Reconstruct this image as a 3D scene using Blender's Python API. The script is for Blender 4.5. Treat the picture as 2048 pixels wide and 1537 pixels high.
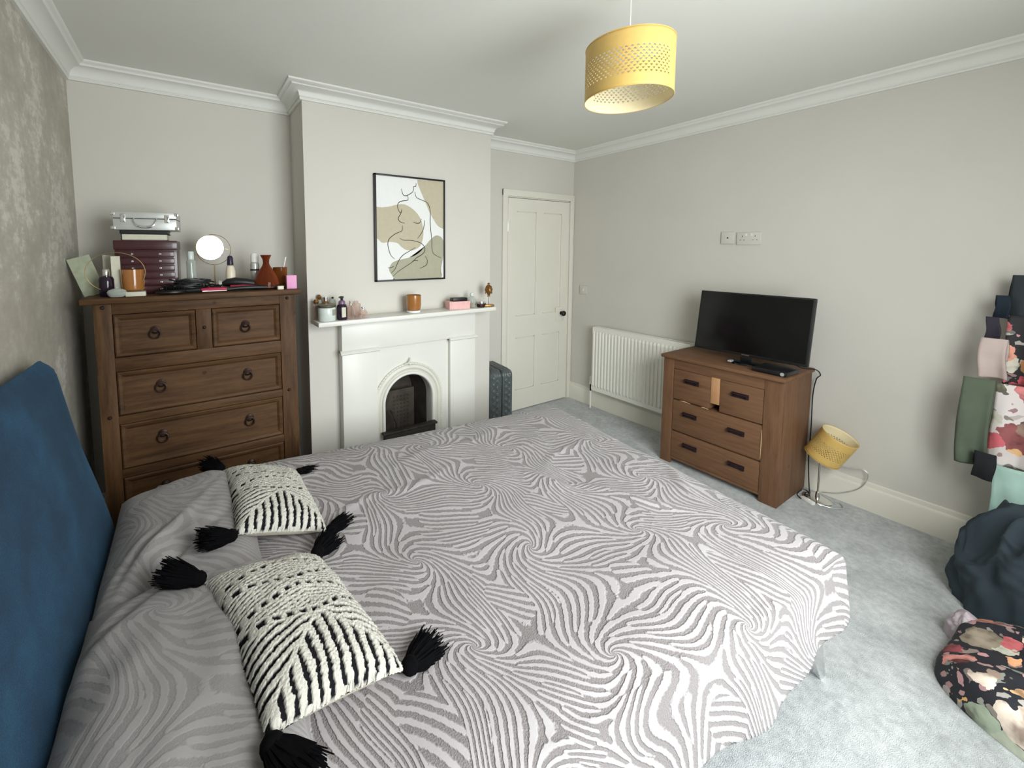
import bpy, bmesh, math, random
import numpy as np
from mathutils import Vector, Matrix, noise

for o in list(bpy.data.objects):
    bpy.data.objects.remove(o, do_unlink=True)
scn = bpy.context.scene
COL = scn.collection
R = math.radians
PI = math.pi
random.seed(7)

# ------------------------------------------------------------------ camera
cam_d = bpy.data.cameras.new('camera')
cam = bpy.data.objects.new('camera', cam_d)
COL.objects.link(cam)
scn.camera = cam
YAW, PIT, ROL = 0.5555, 0.0821, -0.0019
fwd = Vector((math.sin(YAW) * math.cos(PIT), math.cos(YAW) * math.cos(PIT), -math.sin(PIT)))
rgt = Vector((math.cos(YAW), -math.sin(YAW), 0))
up = rgt.cross(fwd)
r2 = rgt * math.cos(ROL) + up * math.sin(ROL)
u2 = -rgt * math.sin(ROL) + up * math.cos(ROL)
m = Matrix(((r2.x, u2.x, -fwd.x), (r2.y, u2.y, -fwd.y), (r2.z, u2.z, -fwd.z)))
cam.matrix_world = Matrix.Translation((-3.2831, -2.8566, 1.4957)) @ m.to_4x4()
cam_d.sensor_fit = 'HORIZONTAL'
cam_d.sensor_width = 36.0
cam_d.lens = 824.62 / 2048 * 36.0
cam_d.shift_x = (1024 - 889.46) / 2048
cam_d.shift_y = -(768.5 - 571.59) / 2048
cam_d.clip_start = 0.02

# ------------------------------------------------------------------ light
w = bpy.data.worlds.new('world')
scn.world = w
w.use_nodes = True
bg = w.node_tree.nodes['Background']
bg.inputs[0].default_value = (0.80, 0.90, 1.0, 1)
bg.inputs[1].default_value = 2.0

def area(name, loc, rot, sx, sy, power, col):
    d = bpy.data.lights.new(name, 'AREA')
    d.shape = 'RECTANGLE'
    d.size = sx
    d.size_y = sy
    d.energy = power
    d.color = col
    o = bpy.data.objects.new(name, d)
    COL.objects.link(o)
    o.location = loc
    o.rotation_euler = rot
    return o
area('window_daylight', (-2.05, -3.64, 1.34), (R(60), 0, R(-3)), 1.5, 1.8, 88, (0.98, 1.0, 0.985))

vs = scn.view_settings
vs.view_transform = 'Standard'
vs.look = 'None'
vs.exposure = 0.28
vs.gamma = 1.0
vs.use_curve_mapping = False

# ------------------------------------------------------------------ materials
def srgb(r, g, b):
    f = lambda c: (c / 255 / 12.92) if c / 255 <= 0.04045 else ((c / 255 + 0.055) / 1.055) ** 2.4
    return (f(r), f(g), f(b), 1)

class NT:
    def __init__(s, name):
        s.m = bpy.data.materials.new(name)
        s.m.use_nodes = True
        s.t = s.m.node_tree
        s.b = s.t.nodes['Principled BSDF']
    def n(s, typ, **kw):
        nd = s.t.nodes.new(typ)
        for k, v in kw.items():
            if k.startswith('i_'):
                nd.inputs[k[2:].replace('_', ' ')].default_value = v
            else:
                setattr(nd, k, v)
        return nd
    def l(s, a, b):
        s.t.links.new(a, b)
    def math(s, op, a, b=None, c=None):
        nd = s.t.nodes.new('ShaderNodeMath')
        nd.operation = op
        for i, v in enumerate((a, b, c)):
            if v is None:
                continue
            if isinstance(v, (int, float)):
                nd.inputs[i].default_value = v
            else:
                s.l(v, nd.inputs[i])
        return nd.outputs[0]
    def ramp(s, fac, stops):
        nd = s.t.nodes.new('ShaderNodeValToRGB')
        e = nd.color_ramp.elements
        e[0].position, e[0].color = stops[0]
        e[1].position, e[1].color = stops[-1]
        for p, c in stops[1:-1]:
            x = e.new(p)
            x.color = c
        s.l(fac, nd.inputs[0])
        return nd.outputs[0]
    def bump(s, h, strength=0.3, dist=0.002):
        nd = s.t.nodes.new('ShaderNodeBump')
        nd.inputs['Strength'].default_value = strength
        nd.inputs['Distance'].default_value = dist
        s.l(h, nd.inputs['Height'])
        s.l(nd.outputs[0], s.b.inputs['Normal'])
    def coords(s, kind='Object'):
        return s.n('ShaderNodeTexCoord').outputs[kind]
    def noise(s, vec, scale, detail=2, rough=0.5, stretch=None):
        if stretch:
            mp = s.n('ShaderNodeMapping')
            mp.inputs['Scale'].default_value = stretch
            s.l(vec, mp.inputs[0])
            vec = mp.outputs[0]
        nd = s.n('ShaderNodeTexNoise')
        nd.inputs['Scale'].default_value = scale
        nd.inputs['Detail'].default_value = detail
        nd.inputs['Roughness'].default_value = rough
        s.l(vec, nd.inputs['Vector'])
        return nd.outputs[0]

def plain(name, c, rough=0.5, metal=0.0, spec=0.5, var=0.04, scale=40, bump=0.0, bscale=300, coat=0.0, trans=0.0, ior=1.45):
    t = NT(name)
    t.b.inputs['Roughness'].default_value = rough
    t.b.inputs['Metallic'].default_value = metal
    t.b.inputs['Specular IOR Level'].default_value = spec
    t.b.inputs['Coat Weight'].default_value = coat
    t.b.inputs['Transmission Weight'].default_value = trans
    t.b.inputs['IOR'].default_value = ior
    co = t.coords()
    lo = tuple(x * (1 - var) for x in c[:3]) + (1,)
    hi = tuple(min(1, x * (1 + var)) for x in c[:3]) + (1,)
    t.l(t.ramp(t.noise(co, scale), [(0.3, lo), (0.7, hi)]), t.b.inputs['Base Color'])
    if bump:
        t.bump(t.noise(co, bscale, 3), bump)
    return t.m

def glass(name, c, rough=0.03, alpha_mix=0.75):
    # cheap thin glass: coloured transparency under a glossy skin
    t = NT(name)
    out = t.t.nodes['Material Output']
    tr = t.n('ShaderNodeBsdfTransparent')
    tr.inputs[0].default_value = c
    t.b.inputs['Base Color'].default_value = c
    t.b.inputs['Roughness'].default_value = rough
    mx = t.n('ShaderNodeMixShader')
    lw = t.n('ShaderNodeLayerWeight', i_Blend=0.35)
    f = t.math('ADD', t.math('MULTIPLY', lw.outputs['Facing'], 0.6), 1 - alpha_mix)
    t.l(f, mx.inputs[0])
    t.l(tr.outputs[0], mx.inputs[1])
    t.l(t.b.outputs[0], mx.inputs[2])
    t.l(mx.outputs[0], out.inputs[0])
    return t.m

def wood(name, dark, mid, light, along='X', rough=0.6, knots=True, scale=1.0):
    t = NT(name)
    co = t.coords()
    oi = t.n('ShaderNodeObjectInfo')
    ad = t.n('ShaderNodeVectorMath', operation='ADD')
    sc = t.n('ShaderNodeVectorMath', operation='SCALE')
    t.l(oi.outputs['Location'], sc.inputs[0])
    sc.inputs['Scale'].default_value = 3.7
    t.l(co, ad.inputs[0])
    t.l(sc.outputs[0], ad.inputs[1])
    v = ad.outputs[0]
    st = {'X': (1.2, 14, 14), 'Z': (14, 14, 1.2), 'Y': (14, 1.2, 14)}[along]
    g = t.noise(v, 3 * scale, 5, 0.6, st)
    fine = t.noise(v, 22 * scale, 4, 0.6, st)
    big = t.noise(v, 2.5, 2)
    f = t.math('ADD', t.math('MULTIPLY', g, 0.6), t.math('ADD', t.math('MULTIPLY', fine, 0.25), t.math('MULTIPLY', big, 0.2)))
    c = t.ramp(f, [(0.36, dark), (0.53, mid), (0.7, light)])
    if knots:
        vo = t.n('ShaderNodeTexVoronoi')
        vo.inputs['Scale'].default_value = 3.3
        t.l(v, vo.inputs['Vector'])
        k = t.math('LESS_THAN', vo.outputs['Distance'], 0.035)
        mx = t.n('ShaderNodeMix', data_type='RGBA')
        t.l(t.math('MULTIPLY', k, 0.55), mx.inputs[0])
        t.l(c, mx.inputs[6])
        mx.inputs[7].default_value = tuple(x * 0.45 for x in dark[:3]) + (1,)
        c = mx.outputs[2]
    t.l(c, t.b.inputs['Base Color'])
    t.b.inputs['Roughness'].default_value = rough
    t.b.inputs['Specular IOR Level'].default_value = 0.25
    t.bump(fine, 0.15, 0.001)
    return t.m

M = {}
M['paint'] = plain('wall_paint', srgb(206, 203, 195), 0.85, var=0.02, scale=2.0, bump=0.08, bscale=120)
M['ceil'] = plain('ceiling_paint', srgb(226, 226, 219), 0.9, var=0.015, scale=1.5, bump=0.05, bscale=90)
M['gloss'] = plain('white_gloss_paint', srgb(222, 221, 214), 0.35, var=0.015, scale=5, bump=0.04, bscale=40)
M['door'] = plain('cream_gloss_paint', srgb(224, 221, 209), 0.4, var=0.015, scale=4, bump=0.05, bscale=30)
M['cornice'] = plain('plaster_paint', srgb(226, 226, 220), 0.75, var=0.01, scale=8, bump=0.05)
M['iron_w'] = plain('painted_cast_iron', srgb(214, 213, 202), 0.45, var=0.03, scale=12, bump=0.1, bscale=60)
M['iron'] = plain('black_cast_iron', srgb(52, 48, 44), 0.6, metal=0.3, var=0.3, scale=20, bump=0.3, bscale=90)
M['soot'] = plain('sooty_fireback', srgb(62, 56, 49), 0.85, var=0.4, scale=9, bump=0.4, bscale=40)
M['rad'] = plain('radiator_enamel', srgb(236, 235, 226), 0.3, var=0.01)
M['chrome'] = plain('chrome', (0.8, 0.8, 0.8, 1), 0.12, metal=1, var=0.02)
M['brushed'] = plain('brushed_aluminium', srgb(205, 208, 206), 0.35, metal=0.55, var=0.04, scale=20)
M['black'] = plain('black_plastic', srgb(20, 21, 23), 0.4, var=0.1)
M['blackgloss'] = plain('screen_black', srgb(9, 10, 12), 0.12, var=0.05)
M['white'] = plain('white_plastic', srgb(232, 231, 226), 0.4, var=0.01)
M['socket'] = plain('socket_plastic', srgb(206, 204, 196), 0.35, var=0.01)
M['pink'] = plain('pink_card', srgb(226, 178, 176), 0.7, var=0.05)
M['pinkpaper'] = plain('pink_paper', srgb(232, 165, 205), 0.7, var=0.03)
M['paperw'] = plain('cream_paper', srgb(206, 204, 186), 0.7, var=0.06, scale=30)
M['papergreen'] = plain('green_grey_card', srgb(160, 166, 142), 0.7, var=0.15, scale=30)
M['gold'] = plain('brass_wire', (0.78, 0.58, 0.30, 1), 0.25, metal=1, var=0.05)
M['antique'] = plain('antique_gold', srgb(150, 110, 62), 0.35, metal=0.8, var=0.3, scale=90)
M['mirror'] = plain('mirror_glass', (0.95, 0.96, 0.97, 1), 0.01, metal=1, var=0.0)
M['amber'] = glass('amber_glass', srgb(178, 112, 56), 0.05, 0.8)
M['amberglaze'] = plain('amber_glazed_cup', srgb(158, 104, 52), 0.12, var=0.08, scale=20, coat=0.5)
M['redglass'] = glass('burnt_orange_glass', srgb(168, 84, 48), 0.04, 0.8)
M['wax'] = plain('cream_wax', srgb(225, 218, 196), 0.5)
M['pinkglass'] = glass('rose_glass', srgb(238, 226, 220), 0.04, 0.92)
M['clear'] = glass('clear_glass', srgb(222, 228, 222), 0.03, 0.7)
M['darkglass'] = plain('dark_plum_glass', srgb(38, 24, 40), 0.12, var=0.1)
M['jarwhite'] = plain('milky_jar', srgb(206, 216, 210), 0.2, var=0.04, scale=30)
M['jarlabel'] = plain('grey_label', srgb(150, 152, 140), 0.6)
M['tonedlid'] = plain('olive_grey_lid', srgb(96, 92, 76), 0.4, metal=0.3)
M['cream'] = plain('cream_bottle', srgb(222, 212, 190), 0.35)
M['navy'] = plain('navy_cap', srgb(44, 36, 58), 0.3)
M['maroon'] = plain('maroon_lacquer', srgb(62, 25, 31), 0.3, var=0.15, scale=12, coat=0.3)
M['magenta'] = plain('crimson_plastic', srgb(170, 24, 62), 0.3)
M['bolt'] = plain('dark_rust_iron', srgb(62, 46, 40), 0.5, metal=0.7, var=0.3)
M['handle'] = plain('dark_bronze', srgb(52, 36, 40), 0.45, metal=0.5, var=0.2)
M['case'] = plain('suitcase_shell', srgb(84, 91, 92), 0.22, var=0.12, scale=30)
M['casedk'] = plain('suitcase_trim', srgb(40, 42, 44), 0.5)
M['waxed'] = wood('dark_waxed_pine', srgb(52, 34, 19), srgb(82, 57, 34), srgb(100, 71, 45), 'X')
M['waxedv'] = wood('dark_waxed_pine_upright', srgb(52, 34, 19), srgb(82, 57, 34), srgb(100, 71, 45), 'Z')
M['pine'] = wood('mid_brown_pine', srgb(92, 65, 46), srgb(112, 81, 58), srgb(124, 92, 67), 'X')
M['pinev'] = wood('mid_brown_pine_upright', srgb(92, 65, 46), srgb(112, 81, 58), srgb(124, 92, 67), 'Z')
M['pinelight'] = wood('light_pine_stile', srgb(158, 114, 76), srgb(182, 136, 96), srgb(196, 152, 112), 'Z', knots=False)
M['yellow'] = plain('mustard_metal_shade', srgb(214, 179, 104), 0.45, var=0.03)
M['shadein'] = plain('cream_shade_lining', srgb(232, 218, 180), 0.6, var=0.02)
M['tassel'] = plain('black_yarn', srgb(7, 7, 9), 0.95, spec=0.1, var=0.3, scale=80)
M['backcloth'] = plain('cream_cotton', srgb(214, 208, 190), 0.85, var=0.04, bump=0.2, bscale=500)
M['ivory'] = plain('mattress_ticking', srgb(205, 202, 196), 0.8)
M['bedframe'] = plain('white_bed_frame', srgb(212, 214, 208), 0.4)

def blue_velvet():
    t = NT('blue_plush_fabric')
    co = t.coords()
    a = t.noise(co, 5, 4, 0.6)
    f = t.noise(co, 420, 2)
    s_ = t.math('ADD', t.math('MULTIPLY', a, 0.55), t.math('MULTIPLY', f, 0.45))
    t.l(t.ramp(s_, [(0.38, srgb(8, 30, 50)), (0.5, srgb(14, 47, 72)), (0.62, srgb(28, 68, 94))]), t.b.inputs['Base Color'])
    t.b.inputs['Roughness'].default_value = 0.85
    t.b.inputs['Sheen Weight'].default_value = 0.15
    t.b.inputs['Sheen Tint'].default_value = srgb(90, 150, 190)
    t.bump(f, 0.5, 0.002)
    return t.m
M['blue'] = blue_velvet()

def wallpaper():
    t = NT('distressed_grey_wallpaper')
    co = t.coords()
    a = t.noise(co, 2.2, 5, 0.62)
    b = t.noise(co, 16, 8, 0.75)
    h = t.noise(co, 30, 4, 0.7, (1, 0.4, 1.5))
    f = t.math('ADD', t.math('MULTIPLY', a, 0.5), t.math('ADD', t.math('MULTIPLY', b, 0.38), t.math('MULTIPLY', h, 0.16)))
    c = t.ramp(f, [(0.38, srgb(160, 155, 143)), (0.50, srgb(174, 169, 157)), (0.56, srgb(184, 180, 168)), (0.60, srgb(206, 202, 192)), (0.68, srgb(212, 209, 200))])
    t.l(c, t.b.inputs['Base Color'])
    t.b.inputs['Roughness'].default_value = 0.6
    t.bump(f, 0.3, 0.003)
    return t.m
M['wallpaper'] = wallpaper()

def carpet():
    t = NT('grey_cut_pile_carpet')
    co = t.coords()
    a = t.noise(co, 6, 5, 0.65)
    b = t.noise(co, 40, 3, 0.6)
    f = t.noise(co, 380, 2)
    s_ = t.math('ADD', t.math('MULTIPLY', a, 0.40), t.math('ADD', t.math('MULTIPLY', b, 0.3), t.math('MULTIPLY', f, 0.3)))
    t.l(t.ramp(s_, [(0.36, srgb(146, 150, 152)), (0.5, srgb(184, 188, 189)), (0.64, srgb(216, 219, 219))]), t.b.inputs['Base Color'])
    t.b.inputs['Roughness'].default_value = 0.95
    t.b.inputs['Sheen Weight'].default_value = 0.3
    t.bump(t.math('ADD', t.math('MULTIPLY', b, 0.6), f), 0.8, 0.006)
    return t.m
M['carpet'] = carpet()

def bedspread(name, lo, hi, cell=0.36, seed=0.0, strength=1.0):
    # woven swirls: level lines of a vortex lattice, arms fanning out of every knot
    t = NT(name)
    uv = t.n('ShaderNodeUVMap').outputs[0]
    wob = t.n('ShaderNodeTexNoise')
    wob.inputs['Scale'].default_value = 2.3
    wob.inputs['Detail'].default_value = 1
    t.l(uv, wob.inputs['Vector'])
    sp = t.n('ShaderNodeSeparateXYZ')
    t.l(uv, sp.inputs[0])
    ws = t.n('ShaderNodeSeparateColor')
    t.l(wob.outputs['Color'], ws.inputs[0])
    x = t.math('ADD', t.math('ADD', sp.outputs[0], seed), t.math('MULTIPLY', ws.outputs[0], 0.30))
    y = t.math('ADD', sp.outputs[1], t.math('MULTIPLY', ws.outputs[1], 0.30))
    k = PI / cell
    a = t.math('ADD', t.math('SINE', t.math('MULTIPLY', x, k)), t.math('MULTIPLY', t.math('SINE', t.math('MULTIPLY', t.math('ADD', x, y), k * 0.53)), 0.30))
    b = t.math('ADD', t.math('SINE', t.math('ADD', t.math('MULTIPLY', y, k * 0.92), t.math('MULTIPLY', x, k * 0.35))), 0.0)
    ang = t.math('ARCTAN2', b, a)
    rr = t.math('ADD', t.math('MULTIPLY', a, a), t.math('MULTIPLY', b, b))
    lg = t.math('LOGARITHM', t.math('ADD', rr, 0.0015), math.e)
    ph = t.math('ADD', t.math('MULTIPLY', ang, 28.0), t.math('MULTIPLY', lg, 17.0))
    # keep the arms evenly wide: every octave the lines split in two
    ca = t.math('COSINE', t.math('MULTIPLY', x, k))
    cb = t.math('COSINE', t.math('ADD', t.math('MULTIPLY', y, k * 0.92), t.math('MULTIPLY', x, k * 0.35)))
    g2 = t.math('DIVIDE', t.math('ADD', t.math('ADD', t.math('MULTIPLY', ca, ca), t.math('MULTIPLY', cb, cb)), 0.02), t.math('ADD', rr, 0.004))
    lv = t.math('MULTIPLY', t.math('LOGARITHM', t.math('DIVIDE', 1.25, g2), 2.0), 0.5)
    lv = t.math('MINIMUM', t.math('MAXIMUM', lv, -1.99), 1.0)
    fl = t.math('FLOOR', lv)
    fr = t.math('SUBTRACT', lv, fl)
    p0 = t.math('POWER', 2.0, fl)
    s0 = t.math('SINE', t.math('MULTIPLY', ph, p0))
    s1 = t.math('SINE', t.math('MULTIPLY', ph, t.math('MULTIPLY', p0, 2.0)))
    sm_ = t.n('ShaderNodeMapRange', interpolation_type='SMOOTHSTEP')
    sm_.inputs['From Min'].default_value = 0.38
    sm_.inputs['From Max'].default_value = 0.62
    t.l(fr, sm_.inputs['Value'])
    mxs = t.n('ShaderNodeMix')
    t.l(sm_.outputs[0], mxs.inputs[0])
    t.l(s0, mxs.inputs[2])
    t.l(s1, mxs.inputs[3])
    # calm spots between the knots are filled with plain slanting ribs
    rib = t.math('SINE', t.math('ADD', t.math('MULTIPLY', x, 150.0), t.math('ADD', t.math('MULTIPLY', y, 215.0), t.math('MULTIPLY', a, 5.0))))
    g_ = t.math('MULTIPLY', t.math('LOGARITHM', t.math('DIVIDE', 1.25, g2), 2.0), 0.5)
    mk2 = t.n('ShaderNodeMapRange', interpolation_type='SMOOTHSTEP')
    mk2.inputs['From Min'].default_value = 1.25
    mk2.inputs['From Max'].default_value = 1.6
    t.l(g_, mk2.inputs['Value'])
    mx3 = t.n('ShaderNodeMix')
    t.l(mk2.outputs[0], mx3.inputs[0])
    t.l(mxs.outputs[0], mx3.inputs[2])
    t.l(rib, mx3.inputs[3])
    st = mx3.outputs[0]
    fine = t.n('ShaderNodeTexNoise')
    fine.inputs['Scale'].default_value = 300
    fine.inputs['Detail'].default_value = 2
    t.l(uv, fine.inputs['Vector'])
    rag = t.n('ShaderNodeTexNoise')
    rag.inputs['Scale'].default_value = 90
    rag.inputs['Detail'].default_value = 2
    t.l(uv, rag.inputs['Vector'])
    e = t.math('ADD', st, t.math('MULTIPLY', t.math('SUBTRACT', rag.outputs[0], 0.5), 1.8))
    mk = t.n('ShaderNodeMapRange', interpolation_type='SMOOTHSTEP')
    mk.inputs['From Min'].default_value = -0.55
    mk.inputs['From Max'].default_value = 0.35
    t.l(e, mk.inputs['Value'])
    ridge = mk.outputs[0]
    # crinkled valley threads
    crk = t.math('MULTIPLY', t.math('SUBTRACT', 1.0, ridge), t.math('SUBTRACT', fine.outputs[0], 0.5))
    f = t.math('ADD', ridge, t.math('MULTIPLY', crk, 1.1))
    c = t.ramp(f, [(0.0, lo), (1.0, hi)])
    t.l(c, t.b.inputs['Base Color'])
    t.b.inputs['Roughness'].default_value = 0.8
    t.b.inputs['Sheen Weight'].default_value = 0.25
    h = t.math('ADD', t.math('MULTIPLY', ridge, 1.0), t.math('ADD', t.math('MULTIPLY', crk, 0.8), t.math('MULTIPLY', fine.outputs[0], 0.12)))
    t.bump(h, 0.75 * strength, 0.005)
    return t.m
M['spread'] = bedspread('swirl_woven_bedspread', srgb(126, 120, 120), srgb(174, 169, 171))
M['sham'] = bedspread('swirl_woven_sham', srgb(126, 122, 121), srgb(141, 137, 136), 0.36, 0.7, 0.35)

def vcol_mat(name, rough=0.9):
    t = NT(name)
    a = t.n('ShaderNodeAttribute', attribute_name='Col')
    t.l(a.outputs['Color'], t.b.inputs['Base Color'])
    t.b.inputs['Roughness'].default_value = rough
    t.b.inputs['Specular IOR Level'].default_value = 0.1
    co = t.coords()
    t.bump(t.noise(co, 350, 3), 0.5, 0.003)
    return t.m
M['tuft'] = vcol_mat('tufted_black_white_yarn')

def floral(name, seed, base, dens=9.0):
    t = NT(name)
    co = t.coords()
    mp = t.n('ShaderNodeMapping')
    mp.inputs['Location'].default_value = (seed, seed * 2, 0)
    t.l(co, mp.inputs[0])
    v = mp.outputs[0]
    wn = t.n('ShaderNodeTexNoise')
    wn.inputs['Scale'].default_value = 14
    wn.inputs['Detail'].default_value = 3
    t.l(v, wn.inputs['Vector'])
    mxv = t.n('ShaderNodeMix', data_type='VECTOR')
    mxv.inputs[0].default_value = 0.09
    t.l(v, mxv.inputs[4])
    t.l(wn.outputs['Color'], mxv.inputs[5])
    vo = t.n('ShaderNodeTexVoronoi')
    vo.inputs['Scale'].default_value = dens
    t.l(mxv.outputs[1], vo.inputs['Vector'])
    sc = t.n('ShaderNodeSeparateColor')
    t.l(vo.outputs['Color'], sc.inputs[0])
    petal = t.ramp(sc.outputs[0], [(0.0, srgb(196, 52, 76)), (0.2, srgb(224, 150, 150)), (0.4, srgb(236, 188, 120)), (0.6, srgb(228, 220, 210)), (0.78, srgb(150, 176, 150)), (1.0, srgb(150, 50, 70))])
    inside = t.math('LESS_THAN', vo.outputs['Distance'], t.math('ADD', t.math('MULTIPLY', sc.outputs[1], 0.30), 0.34))
    vo2 = t.n('ShaderNodeTexVoronoi')
    vo2.inputs['Scale'].default_value = dens * 2.7
    t.l(mxv.outputs[1], vo2.inputs['Vector'])
    sc2 = t.n('ShaderNodeSeparateColor')
    t.l(vo2.outputs['Color'], sc2.inputs[0])
    sm = t.math('MULTIPLY', t.math('LESS_THAN', vo2.outputs['Distance'], 0.42), t.math('GREATER_THAN', sc2.outputs[0], 0.30))
    small = t.ramp(sc2.outputs[1], [(0.0, srgb(200, 190, 186)), (0.4, srgb(120, 130, 118)), (0.7, srgb(214, 160, 164)), (1.0, srgb(92, 104, 96))])
    m1 = t.n('ShaderNodeMix', data_type='RGBA')
    t.l(sm, m1.inputs[0])
    m1.inputs[6].default_value = base
    t.l(small, m1.inputs[7])
    m2 = t.n('ShaderNodeMix', data_type='RGBA')
    t.l(inside, m2.inputs[0])
    t.l(m1.outputs[2], m2.inputs[6])
    pet2 = t.n('ShaderNodeMix', data_type='RGBA', blend_type='MULTIPLY')
    pet2.inputs[0].default_value = 1.0
    t.l(petal, pet2.inputs[6])
    t.l(t.ramp(wn.outputs[0], [(0.40, (0.45, 0.38, 0.36, 1)), (0.50, (0.95, 0.92, 0.9, 1)), (0.62, (1.25, 1.2, 1.2, 1))]), pet2.inputs[7])
    t.l(pet2.outputs[2], m2.inputs[7])
    t.l(m2.outputs[2], t.b.inputs['Base Color'])
    t.b.inputs['Roughness'].default_value = 0.75
    return t.m
M['floral'] = floral('floral_print_fabric', 0.0, srgb(36, 36, 44), 11.5)

def cloth(name, c):
    return plain(name, c, 0.85, var=0.08, scale=12, bump=0.25, bscale=350)

# ------------------------------------------------------------------ builders
class B:
    def __init__(s):
        s.bm = bmesh.new()
    def _add(s, vs_, fs):
        v = [s.bm.verts.new(p) for p in vs_]
        out = []
        for f in fs:
            try:
                out.append(s.bm.faces.new([v[i] for i in f]))
            except ValueError:
                pass
        return v, out
    def box(s, x0, x1, y0, y1, z0, z1, bev=0.0, seg=2, M4=None):
        v, f = s._add([(x0, y0, z0), (x1, y0, z0), (x1, y1, z0), (x0, y1, z0), (x0, y0, z1), (x1, y0, z1), (x1, y1, z1), (x0, y1, z1)],
                      [(0, 3, 2, 1), (4, 5, 6, 7), (0, 1, 5, 4), (1, 2, 6, 5), (2, 3, 7, 6), (3, 0, 4, 7)])
        if bev:
            es = list({e for x in v for e in x.link_edges})
            r = bmesh.ops.bevel(s.bm, geom=es, offset=bev, segments=seg, affect='EDGES', profile=0.5, clamp_overlap=True)
            v = list({x for x in r['verts']} | {x for x in v if x.is_valid})
        if M4 is not None:
            bmesh.ops.transform(s.bm, matrix=M4, verts=[x for x in v if x.is_valid])
        return s
    def lathe(s, prof, n=24, M4=None, cx=0, cy=0, cz=0):
        vv = []
        for r_, z in prof:
            if r_ < 1e-6:
                vv.append([s.bm.verts.new((cx, cy, cz + z))])
            else:
                vv.append([s.bm.verts.new((cx + r_ * math.cos(2 * PI * i / n), cy + r_ * math.sin(2 * PI * i / n), cz + z)) for i in range(n)])
        for a, b in zip(vv, vv[1:]):
            if len(a) == 1 and len(b) == 1:
                continue
            for i in range(n):
                j = (i + 1) % n
                if len(a) == 1:
                    s.bm.faces.new((a[0], b[j], b[i]))
                elif len(b) == 1:
                    s.bm.faces.new((a[i], a[j], b[0]))
                else:
                    s.bm.faces.new((a[i], a[j], b[j], b[i]))
        if M4 is not None:
            bmesh.ops.transform(s.bm, matrix=M4, verts=[x for r_ in vv for x in r_])
        return s
    def tube(s, pts, rad, n=8, closed=False):
        pts = [Vector(p) for p in pts]
        N = len(pts)
        rads = rad if isinstance(rad, (list, tuple)) else [rad] * N
        rings = []
        prev = None
        for i, p in enumerate(pts):
            if closed:
                d = pts[(i + 1) % N] - pts[i - 1]
            else:
                d = pts[min(i + 1, N - 1)] - pts[max(i - 1, 0)]
            d.normalize()
            if prev is None:
                a = d.cross(Vector((0, 0, 1)))
                if a.length < 1e-3:
                    a = d.cross(Vector((1, 0, 0)))
            else:
                a = prev - d * prev.dot(d)
            a.normalize()
            prev = a
            b = d.cross(a)
            rings.append([s.bm.verts.new(p + (a * math.cos(2 * PI * k / n) + b * math.sin(2 * PI * k / n)) * rads[i]) for k in range(n)])
        prs = list(zip(rings, rings[1:]))
        if closed:
            prs.append((rings[-1], rings[0]))
        for r1, r2_ in prs:
            for k in range(n):
                s.bm.faces.new((r1[k], r1[(k + 1) % n], r2_[(k + 1) % n], r2_[k]))
        if not closed:
            s.bm.faces.new(rings[0][::-1])
            s.bm.faces.new(rings[-1])
        return s
    def prism(s, poly, d0, d1, axis='Y'):
        # poly in (x,z) for Y, (y,z) for X, (x,y) for Z
        def P(a, b, d):
            return {'Y': (a, d, b), 'X': (d, a, b), 'Z': (a, b, d)}[axis]
        n = len(poly)
        v = [s.bm.verts.new(P(a, b, d0)) for a, b in poly] + [s.bm.verts.new(P(a, b, d1)) for a, b in poly]
        s.bm.faces.new(v[:n])
        s.bm.faces.new(v[n:][::-1])
        for i in range(n):
            j = (i + 1) % n
            s.bm.faces.new((v[i], v[n + i], v[n + j], v[j]))
        return s
    def grid(s, P, nu, nv, uvf=None, wrap=False):
        v = [[s.bm.verts.new(P(i / nu, j / nv)) for j in range(nv + 1)] for i in range(nu + (0 if wrap else 1))]
        uvl = s.bm.loops.layers.uv.verify() if uvf else None
        for i in range(nu):
            for j in range(nv):
                ii = (i + 1) % len(v) if wrap else i + 1
                f = s.bm.faces.new((v[i][j], v[ii][j], v[ii][j + 1], v[i][j + 1]))
                if uvf:
                    for lp, (a, b) in zip(f.loops, ((i, j), (i + 1, j), (i + 1, j + 1), (i, j + 1))):
                        lp[uvl].uv = uvf(a / nu, b / nv)
        return s
    def obj(s, name, mat, parent=None, smooth=35, loc=None, rot=None, label=None, kind=None, recalc=True):
        if recalc:
            bmesh.ops.recalc_face_normals(s.bm, faces=s.bm.faces)
        me = bpy.data.meshes.new(name)
        s.bm.to_mesh(me)
        s.bm.free()
        for p in me.polygons:
            p.use_smooth = True
        me.set_sharp_from_angle(angle=R(smooth))
        me.materials.append(M[mat] if isinstance(mat, str) else mat)
        o = bpy.data.objects.new(name, me)
        COL.objects.link(o)
        if parent:
            o.parent = parent
        if loc:
            o.location = loc
        if rot:
            o.rotation_euler = rot
        if label:
            o['label'] = label
        if kind:
            o['kind'] = kind
        return o

def thing(name, label, cat, loc=(0, 0, 0), rot=(0, 0, 0), group=None):
    o = bpy.data.objects.new(name, None)
    o.empty_display_size = 0.05
    COL.objects.link(o)
    o.location = loc
    o.rotation_euler = rot
    o['label'] = label
    o['category'] = cat
    if group:
        o['group'] = group
    return o

def tag(o, label, cat, group=None):
    o['label'] = label
    o['category'] = cat
    if group:
        o['group'] = group
    return o

def dup(o, parent=None, mat=None):
    c = o.copy()
    COL.objects.link(c)
    c.parent = parent
    return c

def struct(b, name, mat, smooth=35, parent=None):
    return b.obj(name, mat, parent, smooth, kind='structure')

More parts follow.
